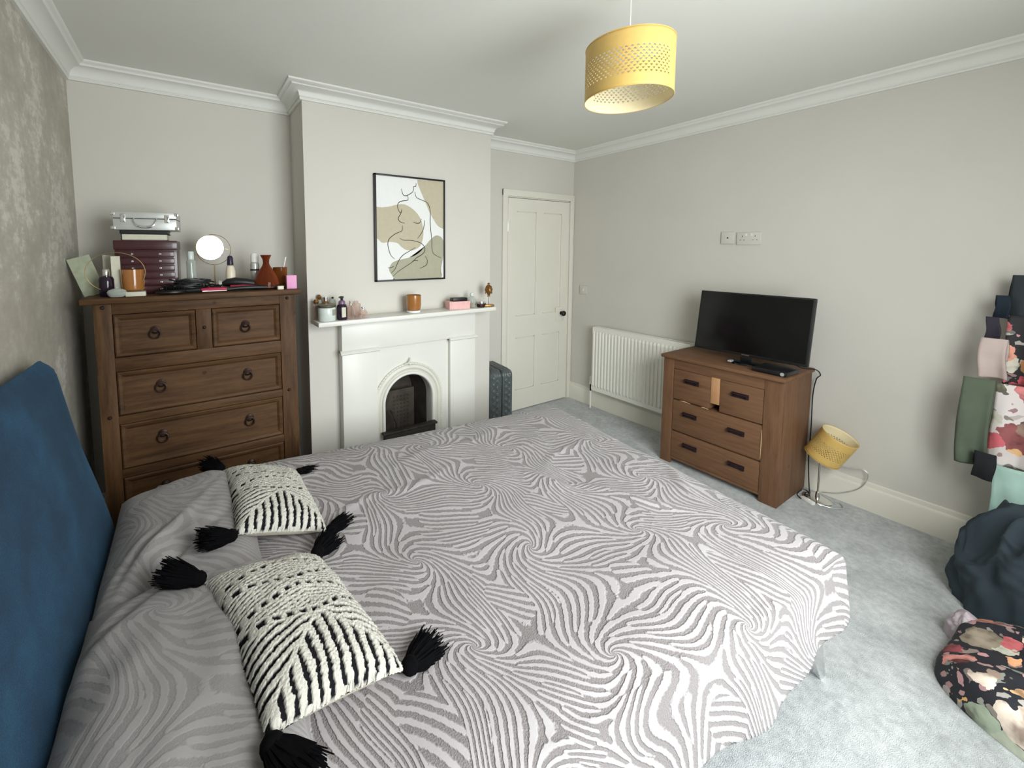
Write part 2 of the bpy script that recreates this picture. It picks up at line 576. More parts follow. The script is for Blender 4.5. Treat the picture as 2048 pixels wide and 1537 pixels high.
# ------------------------------------------------------------------ room shell
W, H, HC, PC = 3.7695, 2.4582, 2.3703, 0.0881
CL, CR, CD = -2.6856, -1.3037, 0.3314      # chimney breast left, right, depth
YN = -3.45                                   # near wall with the window
struct(B().box(-W - 0.1, 0.1, YN - 0.1, 0.1, -0.1, 0), 'floor', 'carpet')
struct(B().box(-W - 0.1, 0.1, YN - 0.1, 0.1, H, H + 0.1), 'ceiling', 'ceil')
DX0, DX1, DH = -0.862, -0.05, 1.992         # door opening
b = B()
b.box(-W - 0.1, DX0, 0, 0.1, 0, H)
b.box(DX0, DX1, 0, 0.1, DH, H)
b.box(DX1, 0.1, 0, 0.1, 0, H)
b.box(DX0 - .05, DX1 + .05, 0.08, 0.1, 0, DH + .05)
struct(b, 'wall_far', 'paint')
# chimney breast, open for the firebox
b = B()
FX0, FX1, FZ = -2.24, -1.82, 0.70
b.box(CL, FX0, -CD, 0.0, 0, H)
b.box(FX1, CR, -CD, 0.0, 0, H)
b.box(FX0, FX1, -CD, 0.0, FZ, H)
struct(b, 'wall_chimney', 'paint')
struct(B().box(0, 0.1, YN - .1, 0.1, 0, H), 'wall_right', 'paint')
struct(B().box(-W - .1, -W, YN - .1, 0.1, 0, H), 'wall_left', 'wallpaper')
WX0, WX1, WZ0, WZ1 = -2.80, -1.30, 0.36, 2.25
b = B()
b.box(-W - .1, WX0, YN - .12, YN, 0, H)
b.box(WX1, .1, YN - .12, YN, 0, H)
b.box(WX0, WX1, YN - .12, YN, 0, WZ0)
b.box(WX0, WX1, YN - .12, YN, WZ1, H)
struct(b, 'wall_near', 'paint')
# window: frame, sill, three sashes, panes
wf = struct(B().box(WX0, WX1, YN - .10, YN - .04, WZ0, WZ0 + .06).box(WX0, WX1, YN - .10, YN - .04, WZ1 - .06, WZ1)
            .box(WX0, WX0 + .06, YN - .10, YN - .04, WZ0, WZ1).box(WX1 - .06, WX1, YN - .10, YN - .04, WZ0, WZ1), 'window_1', 'gloss')
struct(B().box(WX0 - .05, WX1 + .05, YN - .03, YN + .10, WZ0 - .03, WZ0, .006), 'window_sill', 'gloss', parent=wf)
for k in (1, 2):
    xx = WX0 + (WX1 - WX0) * k / 3
    struct(B().box(xx - .025, xx + .025, YN - .10, YN - .04, WZ0, WZ1), 'mullion', 'gloss', parent=wf)
for k in range(3):
    xa = WX0 + (WX1 - WX0) * k / 3 + .03
    xb = WX0 + (WX1 - WX0) * (k + 1) / 3 - .03
    struct(B().box(xa, xb, YN - .08, YN - .05, 1.58, 1.62), 'glazing_bar', 'gloss', parent=wf)
    struct(B().box(xa, xb, YN - .072, YN - .068, WZ0 + .06, WZ1 - .06), 'pane', glass('window_glass', (0.97, 0.98, 0.98, 1), 0.0, 1.0) if k == 0 else bpy.data.materials['window_glass'], parent=wf)

# cornice: ogee section swept along the room's outline
def prof_cornice():
    p = []
    # (out from wall, height): bottom bead, cove, top fillet
    p += [(0.0, HC), (0.012, HC), (0.016, HC + .008), (0.012, HC + .014), (0.016, HC + .018)]
    for k in range(7):
        a = k / 6
        p.append((0.018 + 0.045 * (1 - math.cos(a * PI / 2)), HC + .018 + .042 * math.sin(a * PI / 2)))
    p += [(0.068, HC + .062), (0.070, HC + .070), (0.078, HC + .074), (PC - .003, HC + .078), (PC, HC + .083), (PC, H)]
    return p
PCN = prof_cornice()
def cornice(name, path, norms):
    b = B()
    rows = []
    for (x, y), (nx, ny) in zip(path, norms):
        rows.append([b.bm.verts.new((x + nx * d, y + ny * d, z)) for d, z in PCN])
    for r1, r2_ in zip(rows, rows[1:]):
        for k in range(len(PCN) - 1):
            b.bm.faces.new((r1[k], r1[k + 1], r2_[k + 1], r2_[k]))
    return struct(b, name, 'cornice', 50)
cornice('trim_1', [(-W, YN), (-W, 0)], [(1, 1), (1, -1)])
cornice('trim_2', [(-W, 0), (CL, 0)], [(1, -1), (-1, -1)])
cornice('trim_3', [(CL, 0), (CL, -CD), (CR, -CD), (CR, 0)], [(-1, -1), (-1, -1), (1, -1), (1, -1)])
cornice('trim_4', [(CR, 0), (0, 0)], [(1, -1), (-1, -1)])
cornice('trim_5', [(0, 0), (0, YN)], [(-1, -1), (-1, 1)])
cornice('trim_6', [(0, YN), (-W, YN)], [(-1, 1), (1, 1)])

def skirting(name, a, bb, n):
    b = B()
    pr = [(0.0, 0), (0.02, 0), (0.02, 0.125), (0.016, 0.135), (0.012, 0.140), (0.010, 0.160), (0.0, 0.165)]
    rows = [[b.bm.verts.new((p[0] + n[0] * d, p[1] + n[1] * d, z)) for d, z in pr] for p in (a, bb)]
    for k in range(len(pr) - 1):
        b.bm.faces.new((rows[0][k], rows[0][k + 1], rows[1][k + 1], rows[1][k]))
    b.bm.faces.new(rows[0])
    b.bm.faces.new(rows[1][::-1])
    return struct(b, name, 'door', 30)
skirting('baseboard_right', (0, -.012), (0, YN), (-1, 0))
skirting('baseboard_left', (-W, 0), (-W, YN), (1, 0))
skirting('baseboard_far', (-W, 0), (CL, 0), (0, -1))
skirting('baseboard_chimney', (CR, 0), (DX0 - .055, 0), (0, -1))
skirting('baseboard_near', (-W, YN), (0, YN), (0, 1))

# door casing and door leaf
b = B()
b.box(DX0 - .052, DX0 + .004, -.018, .0, 0, DH + .055, .004)
b.box(DX1 - .004, -.003, -.018, .0, 0, DH + .055, .004)
b.box(DX0 - .052, -.003, -.020, .0, DH - .004, DH + .055, .004)
b.box(DX0, DX0 + .012, 0, .08, 0, DH)
b.box(DX1 - .012, DX1, 0, .08, 0, DH)
b.box(DX0, DX1, 0, .08, DH - .012, DH)
struct(b, 'trim_7', 'door', 30)
def door_leaf():
    x0, x1, z0, z1 = DX0 + .016, DX1 - .014, .008, DH - .017
    w_ = x1 - x0
    st = .105
    mid = (x0 + x1) / 2
    b = B()
    yf, yb = -.004, .032
    b.box(x0, x0 + st, yf, yb, z0, z1)
    b.box(x1 - st, x1, yf, yb, z0, z1)
    b.box(mid - .05, mid + .05, yf, yb, z0, z1)
    for a, c in ((z0, .20), (.70, .90), (z1 - .115, z1)):
        b.box(x0 + st, x1 - st, yf + .0003, yb, a, c)
    d = struct(b, 'door_1', 'door', 30)
    for xa, xb in ((x0 + st, mid - .05), (mid + .05, x1 - st)):
        for za, zb in ((.20, .70), (.90, z1 - .115)):
            q = B()
            q.box(xa - .004, xb + .004, .003, .02, za - .004, zb + .004)
            # ovolo bead round the panel
            for (p, r_, s_, t_) in ((xa, xa + .012, za, zb), (xb - .012, xb, za, zb), (xa, xb, za, za + .012), (xa, xb, zb - .012, zb)):
                q.box(p, r_, -.001, .010, s_, t_, .003, 1)
            struct(q, 'door_panel', 'door', 30, parent=d)
    kx, kz = -.155, .885
    struct(B().box(kx - .072, kx + .045, -.010, -.003, kz - .078, kz + .06, .003), 'lock_case', 'door', parent=d)
    q = B().lathe([(0, -.062), (.014, -.062), (.024, -.055), (.027, -.045), (.024, -.035), (.012, -.028), (.009, -.012), (.018, -.010), (.018, -.004), (0, -.004)], 18)
    q.bm.transform(Matrix.Translation((kx, 0, kz)) @ Matrix.Rotation(R(-90), 4, 'X') @ Matrix.Scale(-1, 4, (0, 0, 1)))
    q2 = B().lathe([(0, .062), (.014, .062), (.024, .055), (.027, .045), (.024, .035), (.012, .028), (.009, .012), (.018, .010), (.018, .004), (0, .004)], 18)
    q2.bm.transform(Matrix.Translation((kx, 0, kz)) @ Matrix.Rotation(R(90), 4, 'X'))
    q.bm.free()
    kn = struct(q2, 'door_handle', 'black', 40, parent=d)
    kn['label'] = 'round black door knob'
    for hz in (1.72, .28):
        struct(B().lathe([(0, -.045), (.006, -.045), (.006, .045), (0, .045)], 10, cx=x0 - .003, cy=-.007, cz=hz), 'hinge', 'brushed', parent=d)
    # rebate stops seen as the dark gap
    return d
door_leaf()

# ------------------------------------------------------------------ fireplace
def fireplace():
    t = thing('fireplace', 'white painted fireplace with arched cast iron insert and mantel shelf on the chimney breast', 'fireplace', (-2.0, -CD, 0))
    ox, oy = -2.0, -CD
    X = lambda x: x - ox
    Y = lambda y: y - oy
    # mantel shelf
    B().box(X(-2.671), X(-1.381), Y(-.510), Y(-CD) - .0005, 1.064, 1.092, .005).obj('mantel_shelf', 'gloss', t)
    B().box(X(-2.505), X(-1.495), Y(-.405), Y(-CD) - .0005, .875, 1.0635, .002).obj('frieze', 'gloss', t)
    for x0, x1 in ((-2.505, -2.275), (-1.715, -1.495)):
        B().box(X(x0), X(x1), Y(-.405), Y(-CD) - .0005, 0, .860, .002).obj('pilaster', 'gloss', t)
        q = B()
        q.prism([(Y(-.405), .8605), (Y(-.418), .8605), (Y(-.425), .866), (Y(-.425), .872), (Y(-.418), .879), (Y(-.405), .886)], X(x0 - .012), X(x1 + .012), 'X')
        q.obj('capital', 'gloss', t, 30)
    # insert plate with arched opening
    cx, sp, r0 = -2.033, .478, .178
    zb = .14
    def arch(r, n=36, legs=True):
        pts = [(cx - r, zb)] if legs else []
        pts += [(cx - r * math.cos(PI * k / n), sp + r * math.sin(PI * k / n)) for k in range(n + 1)]
        if legs:
            pts.append((cx + r, zb))
        return pts
    def strip(b, inner, outer, yi, yo, back=None):
        vi = [b.bm.verts.new((X(x), Y(yi), z)) for x, z in inner]
        vo = [b.bm.verts.new((X(x), Y(yo), z)) for x, z in outer]
        for k in range(len(vi) - 1):
            b.bm.faces.new((vi[k], vi[k + 1], vo[k + 1], vo[k]))
        return vi, vo
    inn = arch(.262)
    outer = []
    xl, xr, zt = -2.2755, -1.7145, .8755
    for x, z in inn:
        if z <= sp:
            outer.append((xl if x < cx else xr, z))
        else:
            a = math.atan2(z - sp, x - cx)
            dx, dz = math.cos(a), math.sin(a)
            tt = min(((xr - cx) / dx) if dx > 1e-6 else 9, ((xl - cx) / dx) if dx < -1e-6 else 9, (zt - sp) / dz if dz > 1e-6 else 9)
            outer.append((cx + dx * tt, sp + dz * tt))
    b = B()
    strip(b, inn, outer, -.372, -.372)
    for sx, cxx in ((xl, None), (xr, None)):
        pass
    # fill the two upper corners
    b._add([(X(xl), Y(-.3722), zt), (X(xl), Y(-.3722), sp), (X(cx), Y(-.3722), zt)], [])
    for s_ in (-1, 1):
        cs = [o for o in outer if (o[0] - cx) * s_ > 0]
        corner = (xl if s_ < 0 else xr, zt)
        side = [o for o in cs if abs(o[0] - corner[0]) < 1e-4 and o[1] > sp]
        top = [o for o in cs if abs(o[1] - zt) < 1e-4]
        if side and top:
            p1 = max(side, key=lambda o: o[1])
            p2 = max(top, key=lambda o: abs(o[0] - cx))
            v = [b.bm.verts.new((X(p[0]), Y(-.372), p[1])) for p in (p1, corner, p2)]
            b.bm.faces.new(v)
    bmesh.ops.remove_doubles(b.bm, verts=b.bm.verts, dist=1e-5)
    b.obj('insert_plate', 'gloss', t, 30)
    # moulded arch rings stepping in to the opening
    b = B()
    prof = [(.262, -.372), (.262, -.384), (.255, -.388), (.248, -.386), (.244, -.380), (.238, -.381), (.232, -.386), (.226, -.386), (.222, -.378), (.200, -.372)]
    rr = [arch(r) for r, y in prof]
    for k in range(len(prof) - 1):
        strip(b, rr[k], rr[k + 1], prof[k][1], prof[k + 1][1])
    bmesh.ops.remove_doubles(b.bm, verts=b.bm.verts, dist=1e-5)
    b.obj('arch_moulding', 'iron_w', t, 50)
    b = B()
    prof = [(.200, -.372), (.200, -.384), (.194, -.391), (.186, -.391), (.180, -.384), (.178, -.370), (.178, -.335), (.178, -.30)]
    rr = [arch(r) for r, y in prof]
    for k in range(len(prof) - 1):
        strip(b, rr[k], rr[k + 1], prof[k][1], prof[k + 1][1])
    bmesh.ops.remove_doubles(b.bm, verts=b.bm.verts, dist=1e-5)
    b.obj('arch_bead', 'gloss', t, 50)
    # little beads round the outer ring
    q = B()
    for k in range(41):
        a = PI * k / 40
        bmesh.ops.create_icosphere(q.bm, subdivisions=1, radius=.0055, matrix=Matrix.Translation((X(cx - .257 * math.cos(a)), Y(-.386), sp + .257 * math.sin(a))))
    for k in range(1, 20):
        for s_ in (-1, 1):
            bmesh.ops.create_icosphere(q.bm, subdivisions=1, radius=.0055, matrix=Matrix.Translation((X(cx + s_ * .257), Y(-.386), sp - .0195 * k)))
    q.obj('bead_row', 'iron_w', t, kind='stuff')
    # scrolled finial on the crown of the arch
    q = B()
    q.tube([(X(cx) - .038, Y(-.388), sp + .262), (X(cx) - .018, Y(-.395), sp + .262), (X(cx) - .004, Y(-.398), sp + .276), (X(cx) + .004, Y(-.396), sp + .302)], [.004, .008, .007, .003], 8)
    q.tube([(X(cx) + .036, Y(-.388), sp + .260), (X(cx) + .016, Y(-.395), sp + .258), (X(cx) + .002, Y(-.396), sp + .266)], [.003, .007, .005], 8)
    bmesh.ops.create_icosphere(q.bm, subdivisions=2, radius=.012, matrix=Matrix.Translation((X(cx), Y(-.392), sp + .258)))
    q.obj('finial', 'iron_w', t)
    # firebox
    q = B()
    a = arch(.180, 24)
    back = arch(.150, 24)
    strip(q, a, back, -.30, -.12)
    vb = [q.bm.verts.new((X(x), Y(-.12), z)) for x, z in back]
    q.bm.faces.new(vb)
    q.box(X(cx - .178), X(cx + .178), Y(-.33), Y(-.12), .12, .14)
    q.obj('firebox', 'soot', t, 50)
    # cast fireback: leaning slab with rows of cast slots
    q = B()
    q.box(X(cx - .115), X(cx + .13), Y(-.20), Y(-.185), .15, .50, .004)
    for k in range(9):
        for s_ in range(5):
            q.box(X(cx - .04 + s_ * .028), X(cx - .04 + s_ * .028) + .020, Y(-.208), Y(-.199), .22 + k * .028, .232 + k * .028, .003, 1)
    q.obj('fireback', 'soot', t)
    q = B()
    q.tube([(X(cx) - .06, Y(-.29), .19), (X(cx) - .06, Y(-.295), .30), (X(cx) - .085, Y(-.28), .37), (X(cx) - .09, Y(-.26), .38)], .007, 8)
    q.obj('damper_rod', 'iron', t)
    # bars of the grate
    for k in range(4):
        q = B()
        q.tube([(X(cx - .165), Y(-.31), .17 + k * .024), (X(cx - .05), Y(-.335), .17 + k * .024), (X(cx + .05), Y(-.335), .17 + k * .024), (X(cx + .165), Y(-.31), .17 + k * .024)], .006, 6)
        q.obj('grate_bar', 'iron', t)
    # front fret
    q = B()
    q.box(X(-2.238), X(-1.850), Y(-.425), Y(-.392), .185, .292, .006)
    q.box(X(-2.248), X(-1.840), Y(-.435), Y(-.390), .288, .304, .005)
    q.box(X(-2.22), X(-1.87), Y(-.432), Y(-.424), .205, .215, .003)
    q.obj('fret', 'iron', t)
    return t
fireplace()

# ------------------------------------------------------------------ picture
def picture():
    x0, x1, z0, z1 = -2.256, -1.727, 1.301, 1.996
    t = thing('framed_print', 'tall framed line drawing of a seated nude figure over beige shapes, above the mantel', 'picture', ((x0 + x1) / 2, -CD - .001, z0))
    Wd, Hd = x1 - x0, z1 - z0
    fw = .011
    q = B()
    q.box(-Wd / 2, -Wd / 2 + fw, -.026, 0, 0, Hd, .001)
    q.box(Wd / 2 - fw, Wd / 2, -.026, 0, 0, Hd, .001)
    q.box(-Wd / 2, Wd / 2, -.026, 0, 0, fw, .001)
    q.box(-Wd / 2, Wd / 2, -.026, 0, Hd - fw, Hd, .001)
    q.obj('frame', 'black', t)
    B().box(-Wd / 2 + .002, Wd / 2 - .002, -.018, -.002, .002, Hd - .002).obj('canvas', plain('print_white', srgb(226, 227, 224), 0.6, var=0.01), t)
    # homography from crop pixels to the sheet
    src = [(75, 118), (915, 208), (915, 1400), (92, 1422)]
    iw, ih = Wd - 2 * fw, Hd - 2 * fw
    dst = [(-iw / 2, fw + ih), (iw / 2, fw + ih), (iw / 2, fw), (-iw / 2, fw)]
    A = []
    bb = []
    for (x, y), (u, v) in zip(src, dst):
        A.append([x, y, 1, 0, 0, 0, -u * x, -u * y]); bb.append(u)
        A.append([0, 0, 0, x, y, 1, -v * x, -v * y]); bb.append(v)
    h = np.linalg.solve(np.array(A, float), np.array(bb, float))
    def hm(p):
        d = h[6] * p[0] + h[7] * p[1] + 1
        u = (h[0] * p[0] + h[1] * p[1] + h[2]) / d
        v = (h[3] * p[0] + h[4] * p[1] + h[5]) / d
        return (max(-iw / 2, min(iw / 2, u)), max(fw, min(fw + ih, v)))
    def smooth(pts, n=8, closed=False):
        out = []
        N = len(pts)
        rng = range(N if closed else N - 1)
        for i in rng:
            p0 = pts[(i - 1) % N] if closed or i > 0 else pts[0]
            p1, p2 = pts[i], pts[(i + 1) % N]
            p3 = pts[(i + 2) % N] if closed or i + 2 < N else pts[-1]
            for k in range(n):
                s_ = k / n
                out.append(tuple(0.5 * (2 * p1[c] + (p2[c] - p0[c]) * s_ + (2 * p0[c] - 5 * p1[c] + 4 * p2[c] - p3[c]) * s_ ** 2 + (-p0[c] + 3 * p1[c] - 3 * p2[c] + p3[c]) * s_ ** 3) for c in (0, 1)))
        if not closed:
            out.append(pts[-1])
        return out
    def blob(pts, mat, depth):
        q = B()
        pp = [hm(p) for p in smooth(pts, 6)]
        v = [q.bm.verts.new((x, depth, z)) for x, z in pp]
        f = q.bm.faces.new(v)
        bmesh.ops.triangulate(q.bm, faces=[f])
        q.obj('printed_shape', mat, t, recalc=False)
    be = plain('print_beige', srgb(184, 176, 152), 0.65, var=0.03)
    ol = plain('print_olive', srgb(164, 162, 140), 0.65, var=0.03)
    blob([(70, 510), (150, 520), (250, 510), (330, 490), (420, 485), (500, 520), (580, 590), (640, 690), (665, 830), (655, 930), (620, 1010), (540, 1055), (450, 1050), (390, 1010), (340, 965), (250, 950), (160, 960), (110, 920), (85, 900)], be, -.0186)
    blob([(590, 178), (600, 240), (640, 340), (690, 460), (740, 580), (800, 690), (850, 760), (915, 795), (925, 795), (925, 205), (700, 188)], be, -.0186)
    blob([(920, 960), (890, 900), (830, 875), (770, 910), (700, 990), (620, 1080), (540, 1130), (440, 1160), (330, 1185), (270, 1220), (240, 1290), (260, 1340), (310, 1420), (330, 1425), (850, 1410), (880, 1300), (905, 1180), (918, 1100)], ol, -.0188)
    ink = plain('print_ink', srgb(28, 28, 28), 0.6, var=0.02)
    strokes = [
        [(392, 292), (405, 340), (420, 370), (450, 380), (490, 362), (530, 335), (547, 300)],
        [(547, 300), (543, 268), (572, 262), (575, 225)],
        [(560, 330), (568, 370), (585, 405), (640, 432), (710, 465), (740, 520), (752, 600), (750, 700), (758, 820), (770, 940), (772, 1040), (790, 1100), (840, 1135), (885, 1157)],
        [(465, 380), (476, 405), (468, 435), (410, 443), (365, 460), (345, 500), (355, 550), (380, 592), (400, 545)],
        [(400, 545), (385, 600), (355, 655), (375, 700), (435, 722)],
        [(540, 705), (580, 722), (620, 715), (640, 668)],
        [(683, 685), (675, 750), (650, 830), (592, 912)],
        [(405, 745), (405, 800), (385, 822), (310, 855), (240, 915), (225, 980), (240, 1060), (265, 1120), (308, 1162)],
        [(370, 905), (420, 930), (520, 935), (620, 962), (675, 1010), (680, 1070), (640, 1115), (580, 1150), (530, 1200), (440, 1260), (350, 1320), (293, 1375)],
        [(565, 1022), (500, 1062), (420, 1110), (370, 1165), (335, 1235), (310, 1290), (262, 1340)],
        [(525, 1195), (560, 1183), (597, 1188)],
        [(685, 1130), (712, 1180), (705, 1235), (670, 1262), (620, 1282)],
        [(225, 1272), (262, 1270), (298, 1252)],
    ]
    for st in strokes:
        pp = [hm(p) for p in smooth(st, 6)]
        q = B()
        L = []
        for i, p in enumerate(pp):
            a = pp[max(0, i - 1)]
            c = pp[min(len(pp) - 1, i + 1)]
            dx, dz = c[0] - a[0], c[1] - a[1]
            l_ = math.hypot(dx, dz) or 1
            wd = .0019 * (0.75 + 0.5 * math.sin(i / max(1, len(pp) - 1) * PI))
            L.append((q.bm.verts.new((p[0] - dz / l_ * wd, -.0192, p[1] + dx / l_ * wd)), q.bm.verts.new((p[0] + dz / l_ * wd, -.0192, p[1] - dx / l_ * wd))))
        for a, c in zip(L, L[1:]):
            q.bm.faces.new((a[0], a[1], c[1], c[0]))
        q.obj('printed_line', ink, t, recalc=False)
    return t
picture()

# ------------------------------------------------------------------ tall dresser in the alcove
def dresser():
    X0, X1, YF, ZT = -3.656, -2.788, -.48, 1.290
    t = thing('chest_of_drawers', 'tall dark waxed pine chest of drawers with iron ring pulls in the left alcove', 'dresser', ((X0 + X1) / 2, YF, 0))
    hw = (X1 - X0) / 2
    D = .44
    B().box(-hw - .042, hw + .030, -.022, D + .01, 1.262, 1.290, .006).obj('top', 'waxed', t)
    pw = .082
    for nm, a, c in (('side_panel', -hw, -hw + .025), ('side_panel', hw - .025, hw)):
        B().box(a, c, .018, D, .02, 1.2615, .002).obj(nm, 'waxedv', t)
    for a, c in ((-hw, -hw + .066), (hw - pw, hw)):
        B().box(a, c, 0, .022, .0, 1.2615, .002).obj('upright', 'waxedv', t)
    B().box(-hw + .02, hw - .02, D - .012, D, .02, 1.26).obj('back_panel', 'waxed', t)
    L0, L1 = -hw + .066, hw - pw
    rails = [(1.212, 1.2615), (.945, 1.010), (.695, .735), (.435, .475), (.0, .215)]
    for a, c in rails:
        B().box(L0, L1, .001, .022, a, c, .002).obj('rail', 'waxed', t)
    B().box(-3.264 - (X0 + X1) / 2, -3.197 - (X0 + X1) / 2, .001, .022, 1.010, 1.212, .002).obj('stile', 'waxedv', t)
    cx = (X0 + X1) / 2
    sm = (-3.264 - cx, -3.197 - cx)
    def pull(x, z, par):
        q = B()
        q.lathe([(0, .010), (.009, .010), (.013, .006), (.020, .003), (.021, 0), (0, 0)], 14)
        q.bm.transform(Matrix.Translation((x, -.0005, z + .012)) @ Matrix.Rotation(R(90), 4, 'X'))
        pts = [(x + .021 * math.sin(a), -.010 - .006 * (1 - math.cos(a)) / 2, z - .006 + .021 * math.cos(a)) for a in [2 * PI * k / 20 for k in range(20)]]
        q.tube(pts, .0042, 6, closed=True)
        q.obj('ring_pull', 'bolt', par, 45, label='black iron ring pull')
    def drawer(a, c, z0, z1, pulls):
        q = B()
        m_ = .003
        a += m_; c -= m_; z0 += m_; z1 -= m_
        fr = .028
        # bevelled moulding round a sunk panel
        ring = [((a, c, z0, z1), .004), ((a + .006, c - .006, z0 + .006, z1 - .006), .000), ((a + fr * .6, c - fr * .6, z0 + fr * .6, z1 - fr * .6), .003), ((a + fr, c - fr, z0 + fr, z1 - fr), .013)]
        rows = []
        for (x0, x1, q0, q1), y in ring:
            rows.append([q.bm.verts.new(p) for p in ((x0, y, q0), (x1, y, q0), (x1, y, q1), (x0, y, q1))])
        for r1, r2_ in zip(rows, rows[1:]):
            for k in range(4):
                q.bm.faces.new((r1[k], r1[(k + 1) % 4], r2_[(k + 1) % 4], r2_[k]))
        q.bm.faces.new(rows[-1])
        bk = [q.bm.verts.new((v.co.x, .30, v.co.z)) for v in rows[0]]
        for k in range(4):
            q.bm.faces.new((rows[0][k], rows[0][(k + 1) % 4], bk[(k + 1) % 4], bk[k]))
        q.bm.faces.new(bk)
        d = q.obj('drawer', 'waxed', t, 15)
        for px_, pz in pulls:
            pull(px_, pz, d)
            d.children[-1].location.y = .0125
    drawer(L0, sm[0], 1.010, 1.212, [(-3.433 - cx, 1.113)])
    drawer(sm[1], L1, 1.010, 1.212, [(-3.042 - cx, 1.104)])
    drawer(L0, L1, .735, .945, [(-3.422 - cx, .850), (-3.041 - cx, .846)])
    drawer(L0, L1, .475, .695, [(-3.426 - cx, .600), (-3.040 - cx, .594)])
    drawer(L0, L1, .215, .435, [(-3.426 - cx, .34), (-3.040 - cx, .34)])
    for bx, bz in ((-2.831 - cx, 1.243), (-2.836 - cx, .726), (-3.230 - cx, 1.119), (-3.622 - cx, 1.246), (-3.622 - cx, .735), (-2.831 - cx, .2), (-3.622 - cx, .2)):
        q = B().lathe([(0, .010), (.004, .0095), (.0075, .006), (.009, 0), (0, 0)], 10)
        q.bm.transform(Matrix.Translation((bx, 0.0015, bz)) @ Matrix.Rotation(R(90), 4, 'X'))
        q.obj('stud', 'bolt', t, 40, label='dark iron stud')
    for a, c in ((-hw - .012, -hw + .07), (hw - .07, hw + .012)):
        B().box(a + .014, c - .014, -.006, .05, 0, .10, .004).obj('foot', 'waxedv', t)
dresser()
DT = 1.2905

# ------------------------------------------------------------------ pine chest under the television
def tv_chest():
    XF, Y0, Y1, ZT = -.445, -1.235, -1.932, .775
    # local: x runs along the front towards the viewer (-Y), y runs into the depth (+X)
    t = thing('chest_of_drawers', 'low mid-brown pine chest of drawers with dark bar handles under the television', 'dresser', (XF, (Y0 + Y1) / 2, 0), (0, 0, R(-90)))
    hw = (Y0 - Y1) / 2
    D = .415
    cy = (Y0 + Y1) / 2
    f = lambda y: -(y - cy)
    B().box(-hw - .012, hw + .012, -.022, D + .004, .752, .775, .005).obj('top', 'pine', t)
    for a, c in ((-hw, -hw + .022), (hw - .022, hw)):
        B().box(a, c, .018, D, 0, .7515, .002).obj('side_panel', 'pinev', t)
    for a, c in ((-hw, f(-1.307)), (f(-1.840), hw)):
        B().box(a, c, 0, .022, 0, .7515, .002).obj('upright', 'pinev', t)
    B().box(-hw + .02, hw - .02, D - .012, D, .02, .75).obj('back_panel', 'pine', t)
    L0, L1 = f(-1.307), f(-1.840)
    B().box(L0, L1, .002, .022, .684, .7515, .002).obj('rail', 'pine', t)
    B().box(f(-1.549), f(-1.602), .001, .030, .512, .684, .002).obj('stile', 'pinelight', t, label='paler pine stile between the two small drawers')
    B().box(L0, L1, .002, .022, .035, .052, .002).obj('rail', 'pine', t)
    B().box(L0, L1, .10, .12, .0, .05).obj('plinth', 'black', t)
    def drawer(a, c, z0, z1, hs):
        m_ = .0022
        d = B().box(a + m_, c - m_, .001, .34, z0 + m_, z1 - m_, .003).obj('drawer', 'pine', t)
        for hx, hz in hs:
            q = B()
            q.box(hx - .046, hx + .046, -.004, .0005, hz - .016, hz + .016, .0015)
            q.box(hx - .044, hx + .044, -.020, -.004, hz + .004, hz + .014, .003)
            q.box(hx - .044, hx - .036, -.018, -.003, hz - .012, hz + .012, .002)
            q.box(hx + .036, hx + .044, -.018, -.003, hz - .012, hz + .012, .002)
            q.obj('bar_handle', 'handle', d, label='dark bronze bar handle')
    drawer(L0, f(-1.549), .470, .684, [(f(-1.431), .614)])
    drawer(f(-1.602), L1, .470, .684, [(f(-1.718), .611)])
    drawer(L0, L1, .245, .466, [(f(-1.426), .380), (f(-1.706), .376)])
    drawer(L0, L1, .052, .241, [(f(-1.436), .164), (f(-1.716), .162)])
    q = B()
    # split and splintered edge over the wide drawer
    for a, c in ((.05, .12), (.19, .235)):
        q.tube([(L0 + a, .0, .467), (L0 + (a + c) / 2, -.002, .470), (L0 + c, .0, .466)], [.0012, .003, .0012], 5)
    q.tube([(L1 - .001, -.001, .44), (L1, -.002, .36), (L1 - .001, -.001, .26)], [.0008, .0022, .0008], 5)
    q.obj('chipped_edge', plain('bare_chipped_wood', srgb(216, 186, 140), 0.8), t, kind='stuff')
    return t
tv_chest()
CT = .7755

# ------------------------------------------------------------------ television, box, cables
def television():
    # leaning panel 0.62 wide; screen faces -X
    t = thing('television', 'black flat television on the pine chest by the right wall', 'television', (-.265, -1.660, CT), (0, 0, R(-90)))
    tilt = Matrix.Translation((0, 0, .045)) @ Matrix.Rotation(R(-9), 4, 'X') @ Matrix.Translation((0, 0, -.045))
    q = B()
    q.box(-.315, .315, 0, .028, .045, .450, .004)
    q.box(-.20, .20, .028, .055, .09, .34, .012)
    q.bm.transform(tilt)
    q.obj('casing', 'black', t)
    B().box(-.304, .304, -.0015, .0005, .062, .440, 0, 2, tilt).obj('screen', 'blackgloss', t)
    B().box(-.022, .022, -.0025, -.0005, .049, .056, 0, 2, tilt).obj('badge', 'chrome', t)
    B().box(-.03, .03, .004, .024, .010, .06, .004).obj('stand_neck', 'black', t)
    q = B()
    q.lathe([(0, .012), (.075, .012), (.098, .008), (.102, .002), (.098, 0), (0, 0)], 32)
    q.bm.transform(Matrix.Diagonal((1, .8, 1, 1)))
    q.obj('stand_base', 'blackgloss', t)
    return t
tv = television()

